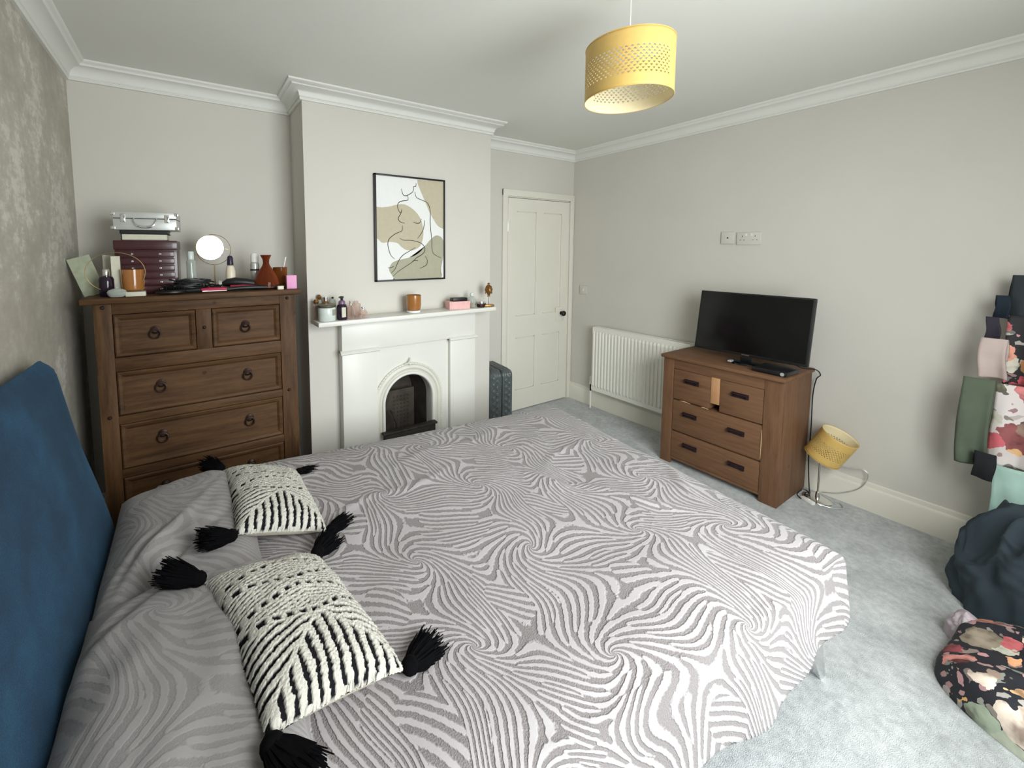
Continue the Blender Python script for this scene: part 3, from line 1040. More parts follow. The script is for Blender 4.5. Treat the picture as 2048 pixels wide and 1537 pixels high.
bx = thing('set_top_box', 'slim black set-top box lying in front of the television', 'device', (-.345, -1.838, CT), (0, 0, R(-92)))
B().box(-.075, .100, -.085, .085, .004, .030, .006).obj('casing', 'black', bx)
q = B().lathe([(0, 0), (.010, 0), (.010, .003), (0, .003)], 16)
q.bm.transform(Matrix.Translation((.080, -.085, .017)) @ Matrix.Rotation(R(90), 4, 'X'))
q.obj('power_button', 'brushed', bx)
B().box(-.06, .085, -.07, .07, .0, .0042).obj('feet', 'black', bx)
tag(B().box(-.02, .02, -.011, .011, 0, .012, .004).obj('mini_disc', 'brushed'), 'small silver gadget resting on the television stand', 'gadget').location = (-.352, -1.615, CT + .0125)
bpy.data.objects['mini_disc'].name = 'silver_gadget'

def cable(name, pts, rad, mat, label, cat='cable'):
    P = [Vector(p) for p in pts]
    out = []
    for i in range(len(P) - 1):
        p0, p1, p2, p3 = P[max(0, i - 1)], P[i], P[i + 1], P[min(len(P) - 1, i + 2)]
        for k in range(8):
            s_ = k / 8
            out.append(0.5 * (2 * p1 + (p2 - p0) * s_ + (2 * p0 - 5 * p1 + 4 * p2 - p3) * s_ ** 2 + (-p0 + 3 * p1 - 3 * p2 + p3) * s_ ** 3))
    out.append(P[-1])
    return tag(B().tube(out, rad, 6).obj(name, mat), label, cat)
cable('power_cable', [(-.20, -1.84, CT + .06), (-.12, -1.90, CT + .008), (-.06, -1.955, CT - .002), (-.035, -1.972, CT - .035), (-.026, -1.952, CT - .07), (-.022, -1.94, .60), (-.03, -1.945, .40), (-.05, -1.95, .20), (-.06, -1.965, .03), (-.10, -1.985, .006)], .0032, 'black', 'black cable looping over the back corner of the pine chest')

# ------------------------------------------------------------------ floor lamp by the skirting
def perforated_shade(par, r, h, ncol, nrow, bands, z0, rows_lo, rows_hi, mat):
    # real holes: each perforated cell is a ring of quads round a small triangle-shaped opening
    b = B()
    n = ncol * 2
    def P(u, z):
        a = 2 * PI * u / n
        return (r * math.cos(a), r * math.sin(a), z0 + z)
    cache = {}
    def V(u, z):
        k = (round((u % n) * 1000), round(z * 1e6))
        if k not in cache:
            cache[k] = b.bm.verts.new(P(u, z))
        return cache[k]
    dz = h / nrow
    for j in range(nrow):
        za, zb = j * dz, (j + 1) * dz
        off = (j % 2)
        perf = rows_lo <= j < rows_hi
        for i in range(ncol):
            u0 = 2 * i + off
            deg = (u0 + 1) % n / n
            hole = perf and any(lo <= deg < hi and (abs(j - (rows_lo + rows_hi - 1) / 2) < (rows_hi - rows_lo) / 2) for lo, hi in bands)
            c = [V(u0, za), V(u0 + 1, za), V(u0 + 2, za), V(u0 + 2, zb), V(u0 + 1, zb), V(u0, zb)]
            if not hole:
                b.bm.faces.new(c)
            else:
                up_ = (j < (rows_lo + rows_hi) / 2)
                ym, yt = (za + dz * .14, zb - dz * .14)
                if up_:
                    t3 = [(u0 + .34, yt), (u0 + 1.66, yt), (u0 + 1, ym)]
                    h3 = [V(*p) for p in t3]
                    L_, R_, T_ = h3
                    for f in ((c[5], L_, T_, c[0]), (c[0], T_, c[1]), (c[1], T_, c[2]), (c[2], T_, R_, c[3]), (c[3], R_, c[4]), (c[4], R_, L_), (c[4], L_, c[5])):
                        b.bm.faces.new(f)
                else:
                    t3 = [(u0 + .34, ym), (u0 + 1.66, ym), (u0 + 1, yt)]
                    h3 = [V(*p) for p in t3]
                    L_, R_, T_ = h3
                    for f in ((c[0], L_, T_, c[5]), (c[5], T_, c[4]), (c[4], T_, c[3]), (c[3], T_, R_, c[2]), (c[2], R_, c[1]), (c[1], R_, L_), (c[1], L_, c[0])):
                        b.bm.faces.new(f)
    me_faces = b.bm.faces
    bmesh.ops.recalc_face_normals(b.bm, faces=me_faces)
    o = b.obj('lamp_shade', mat, par, 60, recalc=False)
    # lining: same sheet, offset inwards, other material
    me = o.data
    me.materials.append(M['shadein'])
    so = o.modifiers.new('thickness', 'SOLIDIFY')
    so.thickness = .0016
    out_ = sum(1 for p in me.polygons if Vector((p.normal.x, p.normal.y, 0)).dot(Vector((p.center.x, p.center.y, 0))) > 0) > len(me.polygons) / 2
    if not out_:
        me.flip_normals()
    so.offset = -1
    so.material_offset = 1
    so.material_offset_rim = 0
    return o

def pendant():
    t = thing('pendant_lamp', 'mustard yellow drum pendant lamp with cut-out pattern hanging from the ceiling', 'lamp', (-1.889, -1.884, H - .001))
    z0 = 2.050 - H
    r, h = .150, .187
    perforated_shade(t, r, h, 52, 20, [(.0, .40), (.52, .90)], z0, 4, 14, 'yellow')
    for zz in (z0, z0 + h):
        q = B().tube([(r * math.cos(2 * PI * k / 60), r * math.sin(2 * PI * k / 60), zz) for k in range(60)], .0016, 6, closed=True)
        q.obj('rim', 'yellow', t)
    B().tube([(0, 0, 0), (0, 0, z0 + h + .02)], .0022, 8).obj('cord', 'white', t)
    B().lathe([(0, -.03), (.03, -.028), (.042, -.015), (.045, 0), (0, 0)], 24).obj('ceiling_rose', 'white', t)
    q = B()
    q.lathe([(0, z0 + h + .02), (.014, z0 + h + .018), (.017, z0 + h - .03), (.017, z0 + h - .05), (0, z0 + h - .05)], 16)
    q.obj('bulb_holder', 'white', t)
    q = B()
    zt = z0 + h - .006
    for a in (0, 120, 240):
        q.tube([(.016 * math.cos(R(a)), .016 * math.sin(R(a)), zt), (r * math.cos(R(a)), r * math.sin(R(a)), zt + .002)], .0015, 5)
    q.tube([(.022 * math.cos(2 * PI * k / 20), .022 * math.sin(2 * PI * k / 20), zt) for k in range(20)], .0018, 5, closed=True)
    q.obj('spider', 'white', t)
    return t
pendant().rotation_euler.z = R(-52)

def floor_lamp():
    t = thing('table_lamp', 'small chrome lamp with tilted mustard perforated shade standing on the carpet by the wall', 'lamp', (-.115, -2.022, 0))
    B().lathe([(0, .012), (.02, .012), (.05, .009), (.072, .005), (.074, 0), (0, 0)], 32).obj('base', 'chrome', t)
    B().lathe([(0, .26), (.005, .26), (.005, .05), (.008, .045), (.011, .03), (.012, .0125), (0, .012)], 12).obj('stem', 'chrome', t)
    # tilted head
    hd = B()
    hd.lathe([(0, .055), (.013, .053), (.015, .0), (.010, -.01), (0, -.01)], 14)
    hd.tube([(-.086, 0, .01), (0, 0, .012), (.086, 0, .01)], .002, 5)
    hd.tube([(0, -.086, .01), (0, 0, .012), (0, .086, .01)], .002, 5)
    TL = Matrix.Translation((-.0, -.005, .262)) 
    rot = Matrix.Rotation(R(25), 4, Vector((1, .0, 0)))
    hd.bm.transform(TL @ rot)
    hd.obj('bulb_holder', 'black', t)
    s_ = perforated_shade(t, .087, .175, 40, 20, [(.0, 1.0)], 0, 5, 14, 'yellow')
    s_.data.transform(TL @ rot @ Matrix.Translation((0, 0, .005)))
    for zz in (0, .175):
        q = B().tube([(.087 * math.cos(2 * PI * k / 40), .087 * math.sin(2 * PI * k / 40), zz) for k in range(40)], .0016, 5, closed=True)
        q.bm.transform(TL @ rot @ Matrix.Translation((0, 0, .005)))
        q.obj('rim', 'yellow', t)
floor_lamp()
sw = thing('inline_switch', 'white rocker switch block on the carpet in front of the chrome lamp base', 'switch', (-.205, -2.003, 0), (0, 0, R(-112)))
B().box(-.036, .036, -.012, .012, .0005, .020, .004).obj('switch_body', 'white', sw)
B().box(-.010, .010, -.007, .007, .019, .023, .002).obj('rocker', 'white', sw)
cable('lamp_cable', [(-.19, -2.045, .008), (-.17, -2.10, .005), (-.12, -2.14, .005), (-.07, -2.115, .006)], .0028, 'brushed', 'grey flex curling round the front of the chrome lamp base')
cable('lamp_cable', [(-.03, -2.02, .015), (-.03, -2.10, .05), (-.028, -2.18, .12), (-.026, -2.21, .20), (-.028, -2.19, .235), (-.03, -2.12, .215), (-.03, -2.03, .22), (-.03, -1.96, .25)], .0026, 'brushed', 'grey flex hanging in a loop on the skirting behind the tilted lampshade')
cable('lamp_cable', [(-.215, -1.975, .010), (-.20, -1.95, .02), (-.16, -1.955, .035), (-.12, -1.952, .03), (-.08, -1.96, .010), (-.12, -1.985, .016), (-.17, -1.965, .009)], .003, 'black', 'black flex bunched on the carpet beside the pine chest')

# ------------------------------------------------------------------ radiator
def radiator():
    t = thing('radiator', 'white ribbed panel radiator on the right wall between door and pine chest', 'radiator', (-.035, -.79, .19), (0, 0, R(-90)))
    # local x along -Y, y into the wall (+X)
    L = .88
    hw = L / 2
    nf = 27
    z0, z1 = .0, .60
    q = B()
    prof = []
    pitch = L / nf
    for i in range(nf):
        x = -hw + i * pitch
        prof += [(x + pitch * .10, -.062), (x + pitch * .28, -.070), (x + pitch * .60, -.070), (x + pitch * .78, -.062), (x + pitch * .94, -.062)]
    prof = [(-hw, -.062)] + prof + [(hw, -.062)]
    lv = [(z0, False), (z0 + .035, False), (z0 + .055, True), (z1 - .055, True), (z1 - .035, False), (z1, False)]
    rows = [[q.bm.verts.new((x, (y if fl else -.062), z)) for x, y in prof] for z, fl in lv]
    for r1, r2_ in zip(rows, rows[1:]):
        for k in range(len(prof) - 1):
            q.bm.faces.new((r1[k], r1[k + 1], r2_[k + 1], r2_[k]))
    q.obj('front_panel', 'rad', t, 20)
    q = B()
    q.box(-hw, hw, -.0615, -.045, z0, z1 - .002)
    q.box(-hw + .004, hw - .004, -.012, -.004, z0, z1 - .004)
    q.obj('back_panel', 'rad', t)
    B().box(-hw - .001, -hw + .003, -.064, .0, z0 + .01, z1, .001).obj('end_panel', 'rad', t)
    B().box(hw - .003, hw + .001, -.064, .0, z0 + .01, z1, .001).obj('end_panel', 'rad', t)
    q = B()
    q.box(-hw, hw, -.064, -.056, z1 - .004, z1 + .004)
    q.box(-hw, hw, -.010, .0, z1 - .004, z1 + .004)
    for k in range(60):
        x = -hw + (k + .5) * L / 60
        q.box(x - .0022, x + .0022, -.058, -.008, z1 - .004, z1 + .003)
    q.obj('top_grille', 'rad', t)
    q = B().lathe([(0, 0), (.006, 0), (.006, .02), (.004, .024), (0, .024)], 8)
    q.bm.transform(Matrix.Translation((hw - .03, -.062, z1 - .045)) @ Matrix.Rotation(R(90), 4, 'X'))
    q.obj('bleed_valve', 'handle', t)
    # lockshield and tail at the far end
    q = B().lathe([(0, .075), (.008, .075), (.011, .068), (.011, .02), (.014, .016), (.014, 0), (0, 0)], 14, cx=-hw - .028, cy=-.035, cz=.045)
    q.obj('valve', 'white', t)
    q = B()
    q.tube([(-hw - .028, -.035, .046), (-hw - .028, -.035, -.02)], .008, 8)
    q.tube([(-hw - .028, -.035, .03), (-hw + .002, -.035, .03)], .007, 8)
    q.obj('valve_tail', 'bolt', t)
    B().tube([(-hw - .028, -.035, -.018), (-hw - .028, -.035, -.188)], .0075, 10).obj('pipe', 'white', t)
    for x in (-hw + .15, hw - .15):
        B().box(x - .015, x + .015, -.004, .034, .05, .55).obj('bracket', 'rad', t)
radiator()

# ------------------------------------------------------------------ wall plates
def plate(name, label, cat, y, z, wd, ht, holes, x=0.0):
    t = thing(name, label, cat, (x - .0005, y, z), (0, 0, R(-90)))
    B().box(-wd / 2, wd / 2, -.010, .0, -ht / 2, ht / 2, .004).obj('faceplate', 'socket', t)
    for nm, hx, hz, a, c, mt, pr in holes:
        B().box(hx - a, hx + a, -.010 - pr, -.009, hz - c, hz + c, .0006, 1).obj(nm, mt, t)
    return t
def sock(x):
    return [('pin_hole', x, .016, .0022, .006, 'black', .0002), ('pin_hole', x - .011, -.010, .0045, .002, 'black', .0002), ('pin_hole', x + .011, -.010, .0045, .002, 'black', .0002), ('rocker', x + (.0 if x == 0 else (-.022 if x > 0 else .022)), .026, .006, .008, 'white', .003)]
plate('wall_socket', 'white double socket plate high on the right wall', 'socket', -1.538, 1.582, .146, .086, sock(-.038) + sock(.038))
plate('aerial_socket', 'white square aerial outlet beside the double socket', 'socket', -1.408, 1.590, .086, .086,
      [('aerial_port', 0, 0, .005, .005, 'black', .0004), ('screw_cap', -.030, 0, .0025, .0025, 'brushed', .0003), ('screw_cap', .030, 0, .0025, .0025, 'brushed', .0003)])
plate('light_switch', 'white light switch on the right wall next to the door', 'switch', -.156, 1.12, .086, .086, [('rocker', 0, 0, .006, .011, 'white', .003)])

# ------------------------------------------------------------------ suitcase in the alcove
def suitcase():
    t = thing('suitcase', 'grey hard-shell suitcase standing between chimney breast and door', 'suitcase', (-1.172, -.195, 0), (0, 0, R(-8)))
    hw, hd, h = .112, .165, .545
    # the narrow side faces the room: two ribbed shells meet in a zip band
    def shell(x0, x1, nm):
        q = B()
        rc = .05
        def sec(x, ins):
            pts = []
            for cx_, cz_, a0 in ((hd - rc, h - rc, 0), (-hd + rc, h - rc, 90), (-hd + rc, .04 + rc, 180), (hd - rc, .04 + rc, 270)):
                for k in range(7):
                    a = R(a0 + 15 * k)
                    pts.append((x, cx_ + (rc - ins) * math.cos(a), cz_ + (rc - ins) * math.sin(a)))
            return pts
        N = 10
        rows = []
        for k in range(N + 1):
            s_ = k / N
            x = x0 + (x1 - x0) * s_
            rib = .005 * math.sin(s_ * PI * 5) ** 2
            edge = .03 * max(0, (s_ - .7) / .3) ** 2
            rows.append([q.bm.verts.new(p) for p in sec(x, edge - rib)])
        for r1, r2_ in zip(rows, rows[1:]):
            n = len(r1)
            for k in range(n):
                q.bm.faces.new((r1[k], r1[(k + 1) % n], r2_[(k + 1) % n], r2_[k]))
        q.bm.faces.new(rows[-1])
        q.bm.faces.new(rows[0])
        # embossed lozenges down the side
        for sgn in (-1, 1):
            for k in range(8):
                z = .10 + k * .052
                for m_ in (.32, .62):
                    x = x0 + (x1 - x0) * m_
                    q.box(-.016, .016, -.007, .007, -.016, .016, .004, 1, Matrix.Translation((x, -sgn * hd, z + (m_ > .5) * .026)) @ Matrix.Rotation(R(45), 4, 'Y'))
        q.obj(nm, 'case', t, 50)
    shell(-.006, -hw, 'shell')
    shell(.006, hw, 'shell')
    B().box(-.0065, .0065, -hd + .002, hd - .002, .042, h - .002, .004).obj('zip_band', 'casedk', t)
    q = B()
    q.tube([(-.075, -hd + .05, h - .01), (-.075, -hd + .055, h + .018), (-.075, -hd + .13, h + .018), (-.075, -hd + .135, h - .01)], .008, 8)
    q.obj('handle', 'casedk', t)
    for sx in (-1, 1):
        for sy in (-1, 1):
            q = B().lathe([(0, -.008), (.018, -.008), (.020, -.004), (.020, .004), (.018, .008), (0, .008)], 14)
            q.bm.transform(Matrix.Translation((sx * .08, sy * .12, .0205)) @ Matrix.Rotation(R(90), 4, 'Y'))
            q.box(sx * .08 - .011, sx * .08 + .011, sy * .12 - .012, sy * .12 + .012, .036, .050)
            q.obj('wheel', 'casedk', t)
suitcase()

# ------------------------------------------------------------------ bed
BA = 7.0
BO = Vector((-1.29, -1.0, 0))           # far foot corner of the spread's top
bu = Vector((-math.cos(R(BA)), math.sin(R(BA)), 0))   # towards the head
bv = Vector((-math.sin(R(BA)), -math.cos(R(BA)), 0))  # towards the viewer
def bed_m():
    # x = towards head, y = towards viewer  (right-handed with z down is flipped, so build directly in world)
    return lambda u, v, z: BO + bu * u + bv * v + Vector((0, 0, z))
BP = bed_m()
BL, BWd = 2.00, 1.46

def bed_frame():
    t = thing('bed', 'double bed base and mattress hidden under the grey bedspread', 'bed', BP(BL / 2, BWd / 2, 0), (0, 0, R(180 - BA)))
    # local x -> towards head (+), local y -> away from the viewer is +? handled by symmetry
    hl, hw = BL / 2, BWd / 2
    B().box(-hl + .05, hl - .02, -hw + .03, hw - .03, .14, .26, .01).obj('divan', 'bedframe', t)
    B().box(-hl + .045, hl - .02, -hw + .02, hw - .02, .262, .478, .05, 4).obj('mattress', 'ivory', t)
    for sx in (-1, 1):
        for sy in (-1, 1):
            q = B()
            x, y = sx * (hl - .05), sy * (hw - .06)
            q._add([(x - .035, y - .035, .145), (x + .035, y - .035, .145), (x + .035, y + .035, .145), (x - .035, y + .035, .145),
                    (x + sx * .06 - .016, y + sy * .02 - .016, 0), (x + sx * .06 + .016, y + sy * .02 - .016, 0), (x + sx * .06 + .016, y + sy * .02 + .016, 0), (x + sx * .06 - .016, y + sy * .02 + .016, 0)],
                   [(0, 1, 2, 3), (4, 7, 6, 5), (0, 4, 5, 1), (1, 5, 6, 2), (2, 6, 7, 3), (3, 7, 4, 0)])
            q.obj('leg', 'chrome', t)
bed_frame()

def sstep(a, b_, x):
    x = max(0, min(1, (x - a) / (b_ - a)))
    return x * x * (3 - 2 * x)

def spread():
    # cloth parameters p (from the foot edge, negative = hanging) and q (from the far edge)
    hang_f, hang_n, hang_far = .16, .245, .24
    z0 = .497
    nu, nv = 210, 170
    P0, P1 = -hang_f, 2.17
    Q0, Q1 = -hang_far, BWd + hang_n
    def pos(a, b_):
        p = P0 + (P1 - P0) * a
        q = Q0 + (Q1 - Q0) * b_
        ex = max(0, -p)
        ey = max(0, q - BWd) if q > BWd / 2 else -max(0, -q)
        s_ = math.hypot(ex, ey)
        cp, cq = max(0, p), min(BWd, max(0, q))
        h = z0
        # gentle sag and quilted undulation
        h += .012 * noise.noise(Vector((p * 2.1, q * 2.1, 3.1))) + .006 * noise.noise(Vector((p * 6, q * 6, 9.1)))
        # creases pulled across the middle and near the foot
        for (x0, y0, ax, ln, wd, ht) in ((.42, .93, 2.3, .22, .022, .016), (.62, .72, 2.2, .16, .025, .012), (.25, .80, 1.9, .16, .02, .012), (.34, .52, .4, .2, .02, .008), (1.25, .5, .2, .35, .02, .007), (.9, .25, .15, .4, .025, .006), (.10, .95, 1.2, .2, .025, .010)):
            dx, dy = p - x0, q - y0
            l_ = dx * math.cos(ax) + dy * math.sin(ax)
            n_ = -dx * math.sin(ax) + dy * math.cos(ax)
            n_ += .02 * math.sin(l_ * 14)
            h += ht * math.exp(-(n_ / wd) ** 2) * math.exp(-(l_ / ln) ** 2)
        if s_ <= 0:
            e = min(p, q, BWd - q)
            h -= .020 * math.exp(-max(e, 0) / .045)
            return clip(BP(cp, cq, h))
        dx, dy = -ex / s_, ey / s_
        corner = min(ex, abs(ey)) / max(ex, abs(ey), 1e-6)
        rr = .05
        drop = rr * 0.6 * (1 - math.cos(min(s_ / rr, PI / 2))) + max(0, s_ - rr * PI / 2) * .97
        foot = ex / (ex + abs(ey) + 1e-6)
        lat = (rr * .8 * math.sin(min(s_ / rr, PI / 2)) + max(0, s_ - .06) * (.26 if q > BWd / 2 else .08)) * (1 - .92 * foot) * (.25 + .75 * sstep(-.05, .5, p))
        drop *= (1 - .16 * corner)
        al = p if abs(ey) > ex else q
        rip = (.010 * math.sin(al * 11 + 1) + .007 * math.sin(al * 23)) * sstep(.05, .24, s_) * (1 - corner)
        lat += rip
        h2 = z0 - .02 + (h - z0) * (1 - sstep(0, .1, s_)) - drop
        return clip(BP(cp + dx * lat, cq + dy * lat, max(.02, h2)))
    def clip(v):
        v.x = max(v.x, -3.525)
        return v
    def uvf(a, b_):
        return (P0 + (P1 - P0) * a, Q0 + (Q1 - Q0) * b_)
    b = B().grid(pos, nu, nv, uvf)
    for v in b.bm.verts:
        v.co -= BP(BL / 2, BWd / 2, .5)
    o = b.obj('bedspread', 'spread', None, 180, loc=BP(BL / 2, BWd / 2, .5))
    so = o.modifiers.new('thickness', 'SOLIDIFY')
    so.thickness = .006
    so.offset = 0
    tag(o, 'grey woven bedspread with swirl pattern spread over the bed', 'bedspread')
spread()

def pillow(cu, cv, lu, lv, th, zc, seed, label, rot=0.0, nick=None):
    n1, n2 = 70, 90
    b = B()
    random.seed(seed)
    def surf(a, c, top):
        # a along u, c along v in -1..1
        s1, s2 = abs(a), abs(c)
        ea = (1 - s1 ** 3.2)
        ec = (1 - s2 ** 3.2)
        t_ = max(0, ea * ec) ** .62
        u = a * lu / 2 * (1 - .05 * (s2 ** 2) * (1 - s1))
        v = c * lv / 2 * (1 - .05 * (s1 ** 2) * (1 - s2))
        z = th * (.62 * t_) if top else -th * .30 * t_
        wr = .016 * noise.noise(Vector((u * 5 + seed, v * 5, top * 1.0))) * (.3 + t_) + .008 * noise.noise(Vector((u * 13 + seed, v * 9, 4)))
        if top:
            z += wr
            if nick:
                for (x0, y0, ax, ln, wd, ht) in nick:
                    dx, dy = u - x0, v - y0
                    l_ = dx * math.cos(ax) + dy * math.sin(ax)
                    n_ = -dx * math.sin(ax) + dy * math.cos(ax)
                    z += ht * math.exp(-(n_ / wd) ** 2) * math.exp(-(l_ / ln) ** 2) * min(1, t_ * 2 + .15)
        # flange droops
        z -= .012 * max(s1, s2) ** 8
        return u, v, z
    ca, sa = math.cos(R(rot)), math.sin(R(rot))
    def mk(top):
        def f(i, j):
            u, v, z = surf(i * 2 - 1, j * 2 - 1, top)
            uu, vv = u * ca - v * sa, u * sa + v * ca
            return BP(cu + uu, cv + vv, zc + z) - BP(cu, cv, zc)
        return f
    uvf = lambda i, j: (i * lu, j * lv)
    b.grid(mk(True), n1, n2, uvf)
    b.grid(mk(False), n1, n2, uvf)
    bmesh.ops.remove_doubles(b.bm, verts=b.bm.verts, dist=.0004)
    o = b.obj('pillow', 'sham', None, 180, loc=BP(cu, cv, zc))
    return tag(o, label, 'pillow', 'pillows at the head of the bed')
def pil(x, y, lx, ly, th, zc, seed, label, rot, nick):
    d = Vector((x, y, 0)) - BO
    pillow(d.dot(bu), d.dot(bv), lx, ly, th, zc, seed, label, rot, nick)
pil(-3.335, -1.225, .42, .66, .155, .530, 3, 'grey pillow in matching sham at the far side of the bed head', 7, [(.02, .10, 1.0, .22, .022, .022), (.08, .16, .9, .2, .02, -.03), (.13, .22, .9, .2, .03, .03), (.05, .26, .8, .2, .018, -.025)])
pil(-3.335, -1.86, .44, .72, .150, .530, 8, 'grey pillow in swirl sham nearest the camera', 6, [(.1, -.25, .9, .25, .05, .015), (.16, -.2, .7, .12, .02, -.02)])

def headboard():
    t = thing('headboard', 'blue plush headboard with rounded corners against the grey wallpaper', 'headboard', (-3.62, -1.70, 0))
    Yf, Yn = .755, -.82
    def front(a, c):
        # a: 0..1 along y, c: 0..1 up
        y = Yf + (Yn - Yf) * a
        z = .12 + (1.115 - .12) * c
        return y, z
    b = B()
    n1, n2 = 90, 60
    zt = 1.135
    def outline(y):
        # top height with a big rounded shoulder at each end
        d = min(Yf - y, y - Yn)
        rr = .055
        k = max(0, rr - d) / rr
        return zt - rr * (1 - math.sqrt(max(0, 1 - k * k))) * .9
    def P(a, c, side):
        y = Yf + (Yn - Yf) * a
        top = outline(y)
        z = .12 + (top - .12) * c
        ed = min(Yf - y, y - Yn, top - z)
        edge = 1 - math.exp(-max(ed, 0) / .035)
        lean = .130 * ((z - .50) / .60) * (1 if z > .50 else .25)
        th = .055
        xf = .075 - lean + .010 * noise.noise(Vector((y * 3, z * 3, 1.5)))
        if side:
            return (xf - .045 * (1 - edge), y, z)
        return (max(-.147, xf - th * 1.6 + .045 * (1 - edge)), y, z)
    b.grid(lambda a, c: P(a, c, True), n1, n2)
    b.grid(lambda a, c: P(a, c, False), n1, n2)
    # rim joining front and back
    rim = [(k / n1, 1) for k in range(n1 + 1)]
    for path in ([(0, k / n2) for k in range(n2 + 1)], rim, [(1, k / n2) for k in range(n2 + 1)]):
        r1 = [b.bm.verts.new(P(a, c, True)) for a, c in path]
        r2_ = [b.bm.verts.new(P(a, c, False)) for a, c in path]
        for k in range(len(path) - 1):
            b.bm.faces.new((r1[k], r1[k + 1], r2_[k + 1], r2_[k]))
    bmesh.ops.remove_doubles(b.bm, verts=b.bm.verts, dist=.0005)
    b.obj('padded_panel', 'blue', t, 80)
    for y in (.5, -.5):
        B().box(-.03, .01, y - .04, y + .04, 0, .2).obj('strut', 'bedframe', t)
headboard()

# ------------------------------------------------------------------ cushions
def tri(x):
    x = x % 1.0
    return 1 - abs(2 * x - 1)
def cushion_mesh(seed):
    n1, n2 = 150, 230
    L, Wc, th = .50, .31, .125
    b = B()
    cols = []
    white = (0.56, 0.545, 0.49)
    black = (0.008, 0.008, 0.010)
    def pattern(s_, t_):
        # s across (0..1), t along: 0 = near end
        n0 = noise.noise(Vector((s_ * 9 + seed, t_ * 14, 0)))
        n1_ = noise.noise(Vector((s_ * 40 + seed, t_ * 60, 5)))
        sj = s_ + .012 * n0
        tj = t_ + .008 * n0
        vee = abs(2 * sj - 1)            # 0 at centre
        k = .34 - .26 * vee ** 1.1       # top outline of the near fan
        if tj < .06 + .30 * (1 - vee):
            if tj < .004:
                return 0
            ln = math.sin((sj - .5) * 2 * PI * 11 * (1 + .25 * (.3 - tj)))
            edge = abs((.06 + .30 * (1 - vee)) - tj)
            if edge < .028:
                return 0
            return 1 if ln + .8 * n1_ > .28 else 0
        for r_ in range(5):
            base = .40 + .14 * r_
            amp = -.075 if r_ % 2 == 0 else .075
            d = tj - (base + amp * (tri(sj) - .5) * 1.0)
            if abs(d) < .028:
                dots = math.sin(sj * 2 * PI * 10.5 + r_ * 1.3)
                return 1 if dots > -.15 and abs(d) < .017 else 0
        if tj < .38:
            ln = math.sin((tj - .18 * (sj if sj < .5 else 1 - sj)) * 2 * PI * 22)
            return 1 if ln + .5 * n1_ > .30 else 0
        sl = (.20 if sj < .5 else -.16) * sj
        ln = math.sin((tj - sl) * 2 * PI * 38)
        return 1 if ln + 1.3 * n1_ > .70 else 0
    lay = b.bm.verts.layers.float_color.new('Col')
    def h0(a, c):
        return max(0, (1 - abs(a) ** 2.6) * (1 - abs(c) ** 3.0)) ** .5
    V = []
    for i in range(n1 + 1):
        row = []
        for j in range(n2 + 1):
            s_, t_ = i / n1, j / n2
            a, c = 2 * s_ - 1, 2 * t_ - 1
            pt = pattern(s_, t_)
            k = h0(a, c)
            pin = 1 - .07 * (c * c) * (1 - abs(a)) * 0
            x = a * Wc / 2 * (1 - .05 * (1 - c * c))
            y = c * L / 2 * (1 - .05 * (1 - a * a))
            r_ = random.random()
            tuftn = noise.noise(Vector((s_ * 75, t_ * 120, seed)))
            z = th * .60 * k + (0 if pt else .0065 + .0035 * tuftn) * min(1, k * 3 + .2) + .006 * noise.noise(Vector((a * 3 + seed, c * 3, 2)))
            x += .0016 * (random.random() - .5) + .002 * tuftn
            y += .0016 * (random.random() - .5)
            if max(abs(a), abs(c)) > .985:
                x += .004 * (random.random() - .5)
                y += .004 * (random.random() - .5)
            v = b.bm.verts.new((x, y, z))
            f = (.85 + .2 * r_)
            cc = black if pt else tuple(q * f for q in white)
            v[lay] = (*cc, 1)
            row.append(v)
        V.append(row)
    for i in range(n1):
        for j in range(n2):
            b.bm.faces.new((V[i][j], V[i + 1][j], V[i + 1][j + 1], V[i][j + 1]))
    return b, L, Wc, th, h0

